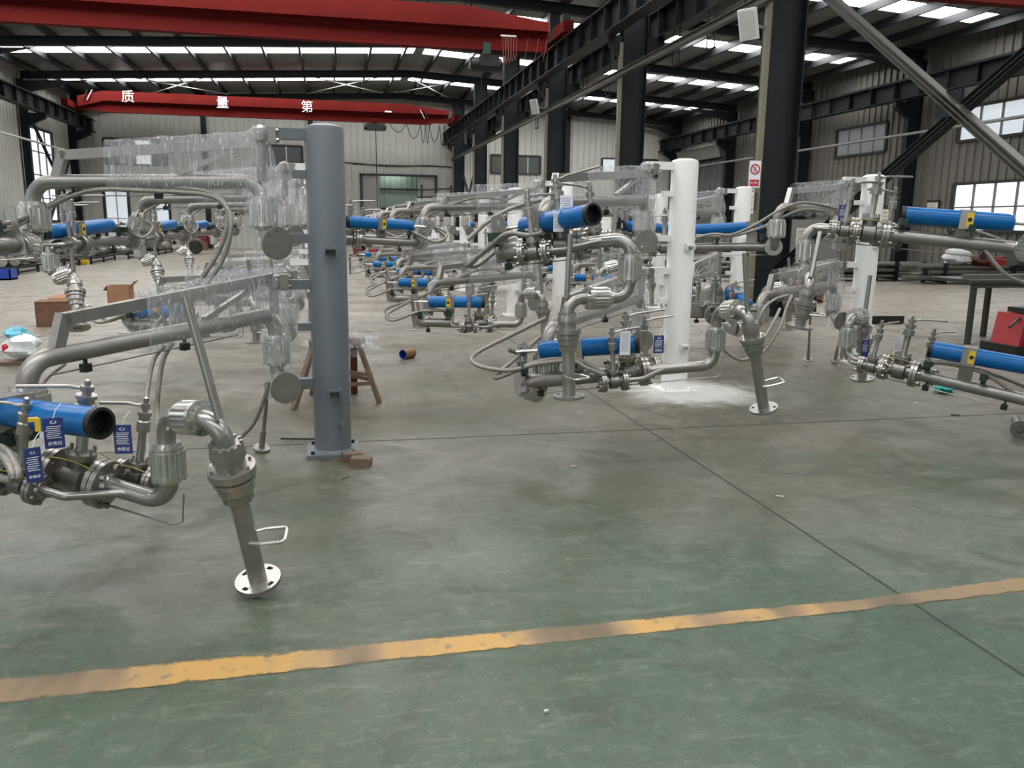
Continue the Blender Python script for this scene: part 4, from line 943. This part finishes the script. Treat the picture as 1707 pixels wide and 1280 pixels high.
FUB = loading_arm('upper arm of the second white column, long blue cylinder seen beside the grey column', EB_src)
FA_src = dict(FL_src)
FA_src.update(piv=(-.42, 8.5), z=(.98, .76, .42), p1=(-1.841, 8.750, 0.759), z4=(-1.860, 8.750, 0.477)[2], A5=(-1.914, 8.400, 0.514), A6=(-0.891, 8.100, 0.497), z7=(-0.878, 8.100, 0.770)[2], A8=(-0.697, 7.900, 0.798), A9=(-0.699, 7.900, 0.395), cyl=((-1.842, 8.400, 0.629), (-1.300, 8.200, 0.656)), fv=.6, post=.45)
FA2 = loading_arm('second lower arm of the left row, low behind the nearest lower truss', FA_src)
KIDS.update({o.name: kids(o) for o in list(bpy.data.objects) if o.parent is None and o.name.startswith('loading_arm')})
for o in list(bpy.data.objects):
    if o.parent and o.name not in KIDS: KIDS[o.name] = kids(o)
def put(src, x, y, rz, label, group, H=None):
    c = copy_tree(src); c.location = (x, y, 0); c.rotation_euler = (0, 0, rz); c['label'] = label; c['group'] = group; return c
gA = 'loading arms in the left row behind the grey column'; gB = 'loading arms in the middle row behind the white column'; gC = 'loading arms in the right hand row'
R_ = math.radians
# left row (behind the grey column)
for i, y in enumerate((8.5, 11.5, 14.5, 17.5)):
    column_stand(-.04-.02*i, y, 'white_paint', '%s column of the left row, in line behind the grey one' % ('second', 'third', 'fourth', 'fifth')[i], 'columns in line behind the grey column')
put(FU, -.42, 11.5, R_(3), 'third upper arm of the left row, blue cylinder above the pallets', gA)
put(FU, -.42, 14.5, R_(-4), 'fourth upper arm of the left row, smaller behind the third', gA)
put(FU, -.42, 17.5, R_(5), 'fifth and farthest upper arm of the left row', gA)
put(FA2, -.42, 11.5, R_(-2), 'third lower arm of the left row, behind the hanging hoses', gA)
put(FA2, -.42, 14.5, R_(3), 'fourth lower arm of the left row, far behind', gA)
# middle row
ys = (10.5, 13.4, 16.2, 18.6, 21.2, 24.0)
for i, y in enumerate(ys):
    column_stand(2.98, y, 'white_paint', ('second white column of the middle row' if i == 0 else 'white column of the middle row, %s behind the front one' % ('third', 'fourth', 'fifth', 'sixth', 'seventh')[i-1]), 'white columns of the middle row')
for i, y in enumerate(ys[1:]):
    put(FUB, 2.6, y, R_((-5, -6, -4, -2, -3)[i]), '%s upper arm of the middle row' % ('third', 'fourth', 'fifth', 'sixth', 'seventh')[i] + ', behind the second', gB)
for i, y in enumerate(ys[1:]):
    put(FLB, 2.6, y, R_((-2, 4, -5, 3, -3)[i]), '%s lower arm of the middle row' % ('third', 'fourth', 'fifth', 'sixth', 'seventh')[i] + ', low behind the second', gB)
# right hand row
for i, y in enumerate((11.3, 14.4, 17.5, 20.5)):
    column_stand(5.95, y, 'white_paint', '%s white column of the right hand row' % ('second', 'third', 'fourth', 'fifth')[i], 'white columns of the right hand row')
    put(FUB, 5.57, y, R_((8, 5, 4, -6)[i]), '%s upper arm of the right hand row' % ('second', 'third', 'fourth', 'fifth')[i], gC)
    put(FLB, 5.57, y, R_((12, -4, 6, -8)[i]), '%s lower arm of the right hand row' % ('second', 'third', 'fourth', 'fifth')[i], gC)

# ================================================================ CARDS ON THE VALVES
def hang_card(p, w, h, rz, col, label, words=True, clip=False, tilt=0):
    r = thing('hang_tag', label, 'tag', p); r.rotation_euler = (tilt, 0, rz)
    def add(name, mb, m): o = mb.build(name, m, r, (0, 0, 0), smooth=0); return o
    add('card', MB().box((0, 0, 0), w, .003, h), col)
    MB().tube([(0, 0, h/2-.004), (.012, 0, h/2+.03), (.03, .01, h/2+.05)], .0016, 5).build('tie', 'ink_white', r)
    if col == 'tag_blue':
        e = MB()
        for k in range(20):
            a, b = 2*PI*k/20, 2*PI*(k+1)/20
            if k % 20 in (3, 4): continue
            e.prism([(math.cos(t_)*q*w*.16, -.0022, h*.36+math.sin(t_)*q*w*.09) for t_, q in ((a, 1), (b, 1), (b, .7), (a, .7))], (0, -.0008, 0))
        add('emblem', e, 'ink_white')
        for k in range(7): add('print_line', MB().box((-.002*(k % 3), -.0022, h*(.22-.062*k)), w*(.72-.1*(k % 2)), .001, h*.017), 'ink_white')
        if words: text('合格证', 'lettering', 'ink_white', r, (0, -.0024, -h*.34), w*.24, ext=.0006)
    else:
        for k in range(9): add('print_line', MB().box((-.003*(k % 3), -.0022, h*(.38-.085*k)), w*(.78-.14*(k % 2)), .001, h*.014), 'cabinet')
    return r
hang_card((-1.011, 3.200, 0.728), .066, .115, .25, 'tag_blue', 'blue certificate card hanging on the tall middle valve of the nearest arm')
hang_card((-1.039, 3.050, 0.652), .052, .125, .5, 'tag_blue', 'blue certificate card on the front small valve, seen edge turned')
hang_card((-0.803, 3.300, 0.669), .066, .115, -.1, 'tag_blue', 'blue certificate card in a clear sleeve beside the black cylinder end')
hang_card((2.031, 4.850, 0.763), .072, .115, .1, 'tag_blue', 'blue certificate card on the lower arm of the middle white column')
hang_card((1.767, 4.750, 0.790), .07, .15, .05, 'tag_white', 'white data card beside the blue card on the lower white arm')
hang_card((1.323, 4.600, 1.594), .075, .15, .0, 'tag_white', 'white data card high on the upper folded white arm')
hang_card((1.265, 4.550, 1.520), .06, .11, .05, 'tag_white', 'smaller white card below the high one on the upper folded arm')
hang_card((3.565, 5.300, 1.614), .05, .11, -.3, 'tag_blue', 'bluish certificate card on the right hand upper arm valve', False)
hang_card((3.921, 5.500, 1.608), .075, .15, -.2, 'tag_white', 'white data card behind the tall valve of the right upper arm')
hang_card((4.072, 5.600, 0.584), .055, .13, -.3, 'tag_blue', 'bluish certificate card on the right hand lower arm valve', False)
hang_card((4.325, 5.550, 0.624), .06, .13, -.2, 'tag_white', 'white data card behind the valve of the right lower arm')

# ================================================================ THINGS ON THE FLOOR
def carton(c, w, d, h, rz, m, label, name='cardboard_box', open_=True):
    r = thing(name, label, 'box', c); r.rotation_euler = (0, 0, rz); t = .012
    b = MB().box((0, 0, t/2), w, d, t)
    for sx in (-1, 1): b.box((sx*(w/2-t/2), 0, h/2), t, d, h); b.box((0, sx*(d/2-t/2), h/2), w, t, h)
    b.build('box_body', m, r, smooth=0)
    if open_:
        MB().box((w*.5+d*.12, 0, h+d*.10), d*.3, d, .008, (.7, 0, .7), (0, 1, 0), (-.7, 0, .7)).build('flap', m, r, smooth=0)
        MB().box((-w*.5-d*.08, 0, h-d*.1), d*.26, d, .008, (.5, 0, .85), (0, 1, 0), (-.85, 0, .5)).build('flap', m, r, smooth=0)
    else: MB().box((0, 0, h+.006), w+.01, d+.01, .012).build('lid', m, r, smooth=0)
    return r
cp_ = (-3.830, 12.880, 0.000)
cr = carton(cp_, .56, .42, .34, .1, 'wood_dark', 'reddish brown cardboard box with an item sticking out on the floor at left', open_=False)
MB().lathe((cp_[0]+.03, cp_[1], .35), (0, 0, 1), [(0, .2), (.05, .17), (.08, .09), (.09, 0)], 14, cap=False).build('x', 'cardboard')
bpy.data.objects['x'].name = 'kraft_paper_wad'; tag(bpy.data.objects['kraft_paper_wad'], 'crumpled kraft paper heaped on the reddish brown box', 'paper')
carton((-3.593, 15.393, 0.000), .36, .4, .38, .05, 'cardboard', 'open tan cardboard carton beside the second lower arm')
# plastic bag
def lumpy(name, c, rx, ry, rz_, m, seed, label=None, cat=None, parent=None, amp=.25, n=18, mm=12):
    rnd = random.Random(seed); vs = []; fs = []; ph = [rnd.uniform(0, 6.28) for _ in range(8)]
    for i in range(mm+1):
        a = PI*i/mm
        for k in range(n):
            t = 2*PI*k/n
            f = 1+amp*(math.sin(3*t+ph[0]+2*a)*.5+math.sin(5*t+4*a+ph[1])*.35+math.sin(2*a*3+ph[2]+t)*.4)+rnd.uniform(-.06, .06)
            vs.append((math.sin(a)*math.cos(t)*rx*f, math.sin(a)*math.sin(t)*ry*f, max(0, rz_*(1-math.cos(a))*(.85+.15*f))))
    fs = [(i*n+k, i*n+(k+1) % n, (i+1)*n+(k+1) % n, (i+1)*n+k) for i in range(mm) for k in range(n)]
    mb = MB().add(vs, fs); o = mb.build(name, m, parent, smooth=40)
    if not parent: o.location = c
    else: o.location = c
    if label: tag(o, label, cat)
    return o
bgp = (-3.188, 9.382, 0.000)
bg = thing('plastic_bag', 'crumpled white and light blue plastic bag on a wooden board at left', 'bag', bgp)
lumpy('bag_body', (0, 0, .05), .17, .14, .13, 'bag', 3, parent=bg); lumpy('bag_top', (-.06, .05, .2), .11, .09, .09, 'bag_blue', 5, parent=bg, amp=.4)
lumpy('print_patch', (-.14, -.06, .12), .035, .03, .05, 'ink_red', 6, parent=bg)
MB().box((-.02, -.02, .02), .4, .24, .04).build('x', 'wood').name = 'wooden_board'
wb_ = bpy.data.objects['wooden_board']; wb_.location = bgp; tag(wb_, 'short wooden board under the plastic bag', 'board')
# bricks by the grey column
for i, (p, rz, lab) in enumerate((((0.097, 5.167, 0.000), .25, 'worn half brick nearer the grey base plate'), ((0.150, 5.049, 0.000), -.12, 'worn brick piece lying outermost by the grey base plate'))):
    b = thing('brick_piece', lab, 'brick', (p[0], p[1], 0)); b.rotation_euler = (0, 0, rz)
    MB().prism([(-.065, -.045, 0), (.06, -.05, 0), (.068, .03, 0), (.0, .055, 0), (-.06, .05, 0)], (0, 0, .05)).build('block', 'wood', b, smooth=0)
    MB().prism([(-.055, -.035, 0), (.05, -.04, 0), (.056, .022, 0), (-.05, .04, 0)], (0, 0, .003)).build('worn_face', 'wood', b, smooth=0).location = (0, 0, .05)
# trestle behind the grey column
st_ = thing('trestle', 'wooden trestle stand with film over its top, behind the grey column', 'trestle', (.04, 7.0, 0))
for (a, b, m, w) in (((-.33, 6.72, 0), (-.16, 6.9, .50), 'wood', .04), ((.37, 6.86, 0), (.20, 6.95, .52), 'wood', .035), ((.17, 7.3, 0), (.17, 7.1, .50), 'rust', .06), ((-.2, 7.3, 0), (-.1, 7.1, .5), 'wood', .035)):
    MB().bar(a, b, w, w).build('leg', m, st_, (.04, 7.0, 0), smooth=0)
for (a, b) in (((.31, 6.88, .2), (.15, 7.2, .18)), ((-.28, 6.78, .17), (.31, 6.88, .17)), ((.31, 6.89, .24), (-.1, 7.2, .24))): MB().bar(a, b, .022, .03).build('rail', 'wood', st_, (.04, 7.0, 0), smooth=0)
MB().bar((-.2, 6.95, .51), (.25, 7.0, .53), .16, .05).build('top_plank', 'wood', st_, (.04, 7.0, 0), smooth=0)
o = lumpy('film_cover', (.06, -.03, .38), .3, .17, .11, 'film', 8, parent=st_)
tp = (0.822, 9.192, -0.000)
ct = thing('cardboard_tube', 'short cardboard tube with blue inside lying on the floor', 'tube', (tp[0], tp[1], .055)); ct.rotation_euler = (0, 0, -.75)
MB().lathe((0, 0, 0), (0, 1, 0), [(-.09, .05), (-.09, .055), (.09, .055), (.09, .05)], 24, cap=False).build('tube_wall', 'cardboard', ct)
MB().lathe((0, 0, 0), (0, 1, 0), [(-.092, .054), (-.092, .045), (.08, .045), (.08, .0)], 24, cap=False).build('blue_lining', 'blue_bin', ct)
# loose bits
rag = lumpy('teal_rag', (5.604, 6.482, 0.000), .10, .06, .035, 'teal', 12, 'small crumpled teal rag on the floor at right', 'rag', amp=.4)
lf = (4.952, 4.933, 0.060); lfo = (lf[0], lf[1], lf[2])
fo = thing('pipe_elbow_end', 'steel pipe end with a flange at the very right edge of the floor', 'pipe', (lf[0], lf[1], 0))
MB().lathe((0, 0, .065), (-.6, -.75, 0), [(-.35, .03), (0, .03), (0, .065), (.02, .065), (.02, .03), (-.02, .03)], 20).build('flanged_pipe', 'fitting', fo)
for i, (x, y, L, rz) in enumerate(((1300, 828, .05, .5), (742, 858, .05, 1.2), (955, 778, .03, .2), (910, 1187, .025, .3), (1592, 692, .05, .0), (1527, 663, .03, .4), (1520, 673, .045, 1.0), (483, 702, .03, .3))):
    pass
def chip(p, L, w, rz, m, label): 
    o = MB().prism([(-L, -w*.6, 0), (L*.8, -w, 0), (L, w*.5, 0), (-L*.4, w, 0)], (0, 0, .006)).build('floor_chip', m, smooth=0); o.location = (p[0], p[1], .001); o.rotation_euler = (0, 0, rz); tag(o, label, 'debris')
chip((2.460, 4.011, 0.000), .025, .008, -.6, 'debris', 'small pale strip of litter near the long floor joint')
chip((1.461, 4.781, 0.000), .015, .01, .2, 'debris', 'tiny pale chip in the middle of the open floor')
chip((0.619, 2.240, 0.000), .009, .006, .3, 'debris', 'pale chip on the green floor nearest the camera')
chip((5.016, 5.653, 0.000), .04, .012, -.3, 'ink_black', 'dark scrap on the floor near the teal rag')
chip((4.998, 6.100, 0.000), .025, .02, .8, 'debris', 'whitish crumb on the floor by the right lower arm')
chip((0.045, 4.790, 0.000), .04, .008, 1.0, 'wood', 'thin wood splinter in front of the grey column')
rod_ = MB().tube([(-0.378, 5.749, 0.012), (-0.124, 5.690, 0.012)], .006, 6); tag(rod_.build('steel_rod', 'dark_steel'), 'thin dark rod lying on the floor left of the grey base plate', 'rod')

# ================================================================ RACKS, CRATES AND STOCK FAR LEFT
def low_rack(c, L, W, H, label, rz=0, group=None):
    r = thing('low_rack', label, 'rack', c, group); r.rotation_euler = (0, 0, rz)
    for s_ in (-1, 1):
        MB().bar((s_*W/2, -L/2, H), (s_*W/2, L/2, H), .06, .06).build('rail', 'dark_steel', r, smooth=0)
        MB().bar((s_*W/2, -L/2, H*.35), (s_*W/2, L/2, H*.35), .05, .05).build('rail', 'dark_steel', r, smooth=0)
    n = max(2, int(L/1.1))
    for k in range(n+1):
        y = -L/2+L*k/n
        for s_ in (-1, 1): MB().bar((s_*W/2, y, 0), (s_*W/2, y, H), .06, .06).build('leg', 'dark_steel', r, smooth=0)
        MB().bar((-W/2, y, H-.02), (W/2, y, H-.02), .05, .05).build('cross_bar', 'dark_steel', r, smooth=0)
    return r
racks = []
for i, (y, x) in enumerate(((24.5, -8.9), (28.2, -8.8), (32.0, -8.6), (36.0, -8.3), (40.2, -8.0))):
    low_rack((x, y, 0), 3.2, 1.3, .2, '%s low dark rack along the left wall, loaded with fittings' % ('nearest', 'second', 'third', 'fourth', 'farthest')[i]); racks.append((x, y))
def make_elbow():
    r = thing('pipe_fitting', '', 'fitting'); mb = MB().tube(fillet([(-.16, 0, .1), (.1, 0, .1), (.1, 0, .36)], .13, 5), .08, 12); mb.build('elbow', 'fitting', r)
    MB().lathe((-.16, 0, .1), (1, 0, 0), [(-.02, .1), (.03, .1)], 14).build('flange', 'steel', r); MB().lathe((.1, 0, .34), (0, 0, 1), [(0, .1), (.04, .1)], 14).build('flange', 'steel', r); return r
def make_swivel():
    r = thing('swivel_body', '', 'fitting'); swivel(MB(), (0, 0, .13), (1, 0, .0), .12, .22).build('joint', 'polished', r); MB().lathe((.12, 0, .13), (1, 0, 0), [(0, .06), (.12, .06), (.12, .09), (.14, .09)], 14).build('flange', 'steel', r); return r
pe, ps_ = make_elbow(), make_swivel()
for o in (pe, ps_): KIDS[o.name] = kids(o)
RN = ('nearest', 'second', 'third', 'fourth', 'farthest')
rnd = random.Random(21); first = {0: True, 1: True}
for (x, y) in racks:
    for k in range(12):
        kind = rnd.randint(0, 1); src = (pe, ps_)[kind]
        o = src if first[kind] else copy_tree(src); first[kind] = False
        o.location = (x-.42+.42*(k % 3)+rnd.uniform(-.05, .05), y-1.3+.85*(k//3)+rnd.uniform(-.1, .1), .232); o.rotation_euler = (0, 0, rnd.uniform(0, 6.28)); o.scale = (1.25,)*3
        o['group'] = 'steel fittings on the low racks'
        o['label'] = '%s on the %s low rack, %s row, %s side' % (('flanged steel elbow', 'shiny swivel joint')[kind], RN[racks.index((x, y))], ('front', 'second', 'third', 'rear')[k//3], ('wall', 'middle', 'aisle')[k % 3])
yb_ = (-8.134, 30.117, 0.085); tag(MB().box((yb_[0], yb_[1], yb_[2]), .32, .2, .17).lathe((yb_[0], yb_[1]-.11, yb_[2]), (0, -1, 0), [(0, .09), (.05, .09)], 12).build('yellow_machine_part', 'yellow', off=(yb_[0], yb_[1], yb_[2])), 'bright yellow block lying among the fittings on the racks', 'part')
bb = (-8.024, 22.678, 0.000); bx = thing('blue_bin', 'blue plastic bin on the floor at the left edge', 'bin', bb)
b_ = MB().box((0, 0, .02), .6, .5, .04)
for sx in (-1, 1): b_.box((sx*.285, 0, .13), .03, .5, .26, (1, 0, 0)); b_.box((0, sx*.235, .13), .6, .03, .26)
b_.build('bin_body', 'blue_bin', bx, smooth=0)
# wooden pallets and long crates near the back wall at left
for i, (px, py, w, h, z0) in enumerate(((308, 413, 1.7, .55, 0), (300, 413, 1.3, .45, .56))):
    c = (-7.717, 47.213, 0.000); r = thing('long_crate', ('lower long wooden crate by the back wall', 'upper wooden crate stacked on the long crate')[i], 'crate', (c[0]-.2*i, 45.5, z0))
    n = 4
    for k in range(n): MB().box((0, -.35, h*(k+.5)/n), w*1.7, .04, h/n*.9).build('plank', 'wood', r, smooth=0)
    for k in range(n): MB().box((0, .35, h*(k+.5)/n), w*1.7, .04, h/n*.9).build('plank', 'wood', r, smooth=0)
    MB().box((0, 0, h/2), w*1.68, .6, h*.96).build('crate_core', 'wood_dark', r, smooth=0)
fe = (-5.458, 40.000, 0.588); fr_ = thing('red_barrow_drum', 'small red drum leaning on a black wheeled barrow at left', 'barrow', (fe[0], 40, 0))
MB().lathe((0, 0, .75), (.9, 0, -.45), [(-.55, .22), (.5, .22)], 18).build('drum', 'machine_red', fr_)
MB().bar((-.7, 0, 1.1), (.7, 0, .3), .5, .06).build('frame', 'black', fr_, smooth=0)
for s_ in (-1, 1): MB().lathe((-.6, s_*.3, .3), (0, 1, 0), [(-.05, .3), (.05, .3)], 18).build('wheel', 'black', fr_)
MB().bar((.6, 0, 0), (.6, 0, .4), .06, .06).build('leg', 'black', fr_, smooth=0)
# dark tree-like pipe rack by the door, small cart
pr_ = (4.968, 46.000, 2.564); r = thing('cantilever_rack', 'dark steel cantilever rack with arms beside the sliding door', 'rack', (pr_[0], 46, 0))
for x_ in (0, 1.65): MB().bar((x_, 0, 0), (x_, 0, 3.6), .12, .12).build('post', 'frame', r, smooth=0)
for z in (1.6, 2.0, 2.45, 2.9, 3.3): MB().bar((-.25, 0, z), (1.75, .0, z+.12), .07, .09).build('arm', 'rust' if z < 2.5 else 'frame', r, smooth=0)
cc = (0.833, 24.906, 0.000); r = thing('floor_jack', 'small rusty stand with a red base tool on the aisle floor', 'stand', cc)
for x_ in (-.28, .28): MB().bar((x_, 0, 0), (x_, 0, .55), .05, .05).build('leg', 'frame', r, smooth=0)
MB().bar((-.3, 0, .55), (.3, 0, .55), .06, .06).build('bar', 'frame', r, smooth=0)
MB().lathe((-.05, 0, .55), (0, 0, 1), [(0, .12), (.3, .16), (.5, .1), (.75, .08)], 12).build('jack_body', 'rust', r); MB().box((.32, .1, .72), .42, .2, .14).build('red_tool', 'machine_red', r, smooth=0)

# ================================================================ RIGHT HAND SIDE: cabinet, pipe racks, table, machine
c0 = (15.6, 25.0); r = thing('control_cabinet', 'grey steel control cabinet on legs with a paper taped to its door', 'cabinet', (c0[0], c0[1], 0))
MB().box((0, 0, 1.12), 1.9, .6, 1.35).build('cabinet_body', 'cabinet', r, smooth=0)
for s_ in (-1, 1):
    MB().box((s_*.47, -.31, 1.12), .9, .03, 1.28).build('door', 'cabinet', r, smooth=0)
    for t_ in (-1, 1): MB().bar((s_*.88, t_*.24, 0), (s_*.88, t_*.24, .46), .07, .07).build('leg', 'dark_steel', r, smooth=0)
    MB().box((s_*.08, -.335, 1.1), .03, .02, .16).build('handle', 'black', r, smooth=0)
MB().box((-.42, -.33, 1.25), .42, .006, .56).build('paper_sheet', 'paper', r, smooth=0)
for k in range(5): MB().box((-.42, -.335, 1.42-.08*k), .3, .003, .02).build('print_line', 'cabinet', r, smooth=0)
def stock_rack(c, L, n, rows, label, dz=.17, rz=0, z0=.35):
    r = thing('stock_rack', label, 'rack', c); r.rotation_euler = (0, 0, rz)
    for x_ in (-L*.36, L*.05, L*.38):
        for y_ in (-.45, .45): MB().bar((x_, y_, 0), (x_, y_, z0+rows*dz+.1), .09, .09).build('leg', 'dark_steel', r, smooth=0)
        for q in range(rows): MB().bar((x_, -.45, z0+q*dz*1.3-.05), (x_, .45, z0+q*dz*1.3-.05), .08, .06).build('cross_bar', 'dark_steel', r, smooth=0)
    return r
sr = [((14.0, 21.9, 0), 6.4, 'low rack of stock pipes behind the right hand white column', .02, 'a'), ((19.0, 20.6, 0), 5.4, 'stock rack nearest the right wall, heaped with sacks and pipes', -.03, 'b'), ((11.8, 24.2, 0), 6.0, 'farther stock rack by the control cabinet', .0, 'c')]
rnd = random.Random(5); ppipe = {}
for c, L, lab, rz, key in sr:
    stock_rack(c, L, 6, 3, lab, rz=rz, z0=.12, dz=.125)
    for q in range(3):
        for k in range(5):
            ln = L*rnd.uniform(.8, 1.05); rr = rnd.choice((.06, .075, .05)); x0_ = c[0]+rnd.uniform(-.5, .5); yy = c[1]-.36+.18*k; zz = .12+q*.1625+rr-.02
            me_key = (rr,)
            if me_key not in ppipe:
                o = MB().lathe((0, 0, 0), (1, 0, 0), [(-.5, rr*.8), (-.5, rr), (.5, rr), (.5, rr*.8)], 12).build('stock_pipe', 'dark_pipe'); ppipe[me_key] = o
            else: o = ppipe[me_key].copy(); COL.objects.link(o)
            o.location = (x0_, yy, zz); o.scale = (ln, 1, 1); o.rotation_euler = (0, 0, rz)
            tag(o, 'dark stock pipe, %s from the front, %s layer of the %s' % (('first', 'second', 'third', 'fourth', 'fifth')[k], ('bottom', 'middle', 'top')[q], {'a': 'low stock rack', 'b': 'wall side rack', 'c': 'farther rack'}[key]), 'pipe', 'stock pipes on the ' + {'a': 'low', 'b': 'wall side', 'c': 'farther'}[key] + ' rack')
# sacks and a red box on the wall side rack
w0 = (17.6, 20.5, .52); lumpy('white_sack', w0, .42, .3, .24, 'bag', 31, 'crumpled white plastic sack on top of the wall side rack', 'sack', amp=.3)
w0 = (18.4, 20.4, .52); lumpy('maroon_sack', w0, .38, .3, .16, 'maroon', 32, 'maroon woven sack sagging beside the white sack', 'sack', amp=.25)
w0 = (18.6, 20.05, .53); r = thing('red_toolbox', 'small red metal toolbox in front of the sacks', 'box', w0)
MB().box((0, 0, .12), .34, .24, .22).build('box_body', 'machine_red', r, smooth=0); MB().box((0, 0, .24), .36, .26, .03).build('lid', 'machine_red', r, smooth=0)
for i, (px, pz) in enumerate(((1640, 449), (1650, 458), (1620, 441))):
    q = (19.9, 20.0, .70); o = MB().lathe((q[0]+.2*i, q[1]+.36*i, q[2]), (1, 0, 0), [(-.8, .13), (-.8, .17), (.8, .17), (.8, .13)], 16).build('green_pipe', 'greenwall', off=(q[0]+.2*i, q[1]+.36*i, q[2]))
    M['green_stock'] = M.get('green_stock') or mat('dull_green_pipe', '4c5a4f', .1, .5); o.data.materials[0] = M['green_stock']; tag(o, ('front', 'middle', 'rear')[i]+' dull green painted pipe lying beside the red toolbox', 'pipe', 'dull green pipes by the red toolbox')
# work table on the right
tb = thing('work_table', 'dark steel work table on thin legs at the right edge', 'table', (10.6, 10.0, 0))
tc = (10.6, 10.0, 0)
M['table_top'] = mat('dark_table_top', '3c3d38', .2, .5, .2, 6)
MB().bar((8.25, 9.7, .84), (12.6, 9.7, .84), .85, .045).build('table_top', 'table_top', tb, tc, smooth=0)
MB().bar((8.3, 9.32, .79), (12.5, 9.32, .79), .04, .06).build('apron', 'table_top', tb, tc, smooth=0)
for x_, y_ in ((8.36, 9.36), (9.2, 10.02), (11.4, 9.36), (12.4, 10.02)): MB().bar((x_, y_, 0), (x_, y_, .82), .06, .06).build('leg', 'table_top', tb, tc, smooth=0)
for i, (x_, L) in enumerate(((8.3, 1.3), (9.2, 1.6), (10.3, 1.2))):
    o = MB().bar((x_, 9.5+.15*i, .895), (x_+L, 9.55+.15*i, .895), .07, .06).build('steel_bar', 'dark_pipe', off=(x_, 10, .895), smooth=0); tag(o, '%s dark steel bar lying on the work table' % ('first', 'middle', 'last')[i], 'bar', 'steel bars on the work table')
mp_ = (8.313, 8.403, 0.000); r = thing('welding_machine', 'red machine on a black base with loose cables at the right edge', 'machine', mp_)
MB().box((0, 0, .1), .75, .55, .1).build('base', 'black', r, smooth=0)
MB().prism([(-.3, -.24, .15), (.35, -.24, .15), (.28, -.2, .52), (-.2, -.2, .52)], (0, .44, 0)).build('red_housing', 'machine_red', r, smooth=0)
MB().lathe((0, 0, .15), (0, 0, 1), [(-.1, .22), (-.02, .3), (.0, .3)], 18).build('lower_pan', 'machine_red', r)
MB().box((.05, 0, .56), .4, .3, .06).build('top_panel', 'black', r, smooth=0)
MB().tube(fillet([(.1, -.1, .55), (.1, -.1, .75), (.3, -.1, .78)], .05), .02, 8).build('carry_handle', 'machine_red', r)
for k in range(4): MB().tube(catmull([(-.2+.1*k, -.2, .5), (-.3, -.3-.03*k, .4), (-.2, -.34, .2+.04*k), (.1, -.32, .16), (.3, -.28, .3+.05*k)], 6), .012, 6).build('cable', 'black' if k % 2 else 'hose', r)
MB().tube([(-.2, -.1, .48), (-.42, -.2, .38)], .018, 6).build('torch', 'black', r)
for x_ in (-.3, .3):
    for y_ in (-.2, .2): MB().lathe((x_-.03, y_, .05), (1, 0, 0), [(0, .05), (.05, .05)], 12).build('wheel', 'black', r)
# wooden crates behind the right columns
for i, (p, w, d, h, lab) in enumerate((((8.031, 13.837, 0.000), .9, .6, .52, 'brown wooden crate on the floor behind the film wrapped lower arm'), ((9.510, 15.411, 0.000), .8, .6, .45, 'darker wooden crate standing right of the brown crate'))):
    r = thing('wooden_crate', lab, 'crate', p)
    for k in range(4): 
        MB().box((-w/2+w*(k+.5)/4, -d/2, h/2), w/4*.95, .03, h).build('plank', 'wood_dark', r, smooth=0)
    MB().box((0, 0, h/2), w*.99, d*.96, h*.97).build('crate_core', 'wood_dark', r, smooth=0)
    MB().box((0, -d/2-.02, h*.9), w, .03, .06).build('batten', 'wood', r, smooth=0)
tr_ = (8.216, 12.994, 0.000); r = thing('steel_stool', 'dark steel stool frame under the film wrapped right arm', 'stool', tr_)
for sx in (-1, 1):
    for sy in (-1, 1): MB().bar((sx*.28, sy*.2, 0), (sx*.2, sy*.15, .62), .045, .045).build('leg', 'dark_steel', r, smooth=0)
    MB().bar((sx*.25, -.18, .25), (sx*.25, .18, .25), .03, .03).build('rung', 'dark_steel', r, smooth=0)
MB().box((0, 0, .63), .46, .36, .03).build('seat_plate', 'dark_steel', r, smooth=0)
fo2 = (8.569, 11.616, 0.000); r = thing('steel_beam_offcut', 'short dark steel channel offcut on the floor right of the white column', 'offcut', fo2)
MB().bar((-.55, .05, .07), (.5, -.05, .07), .03, .12).bar((-.55, .12, .02), (.5, .02, .02), .16, .02).build('channel', 'black', r, smooth=0)
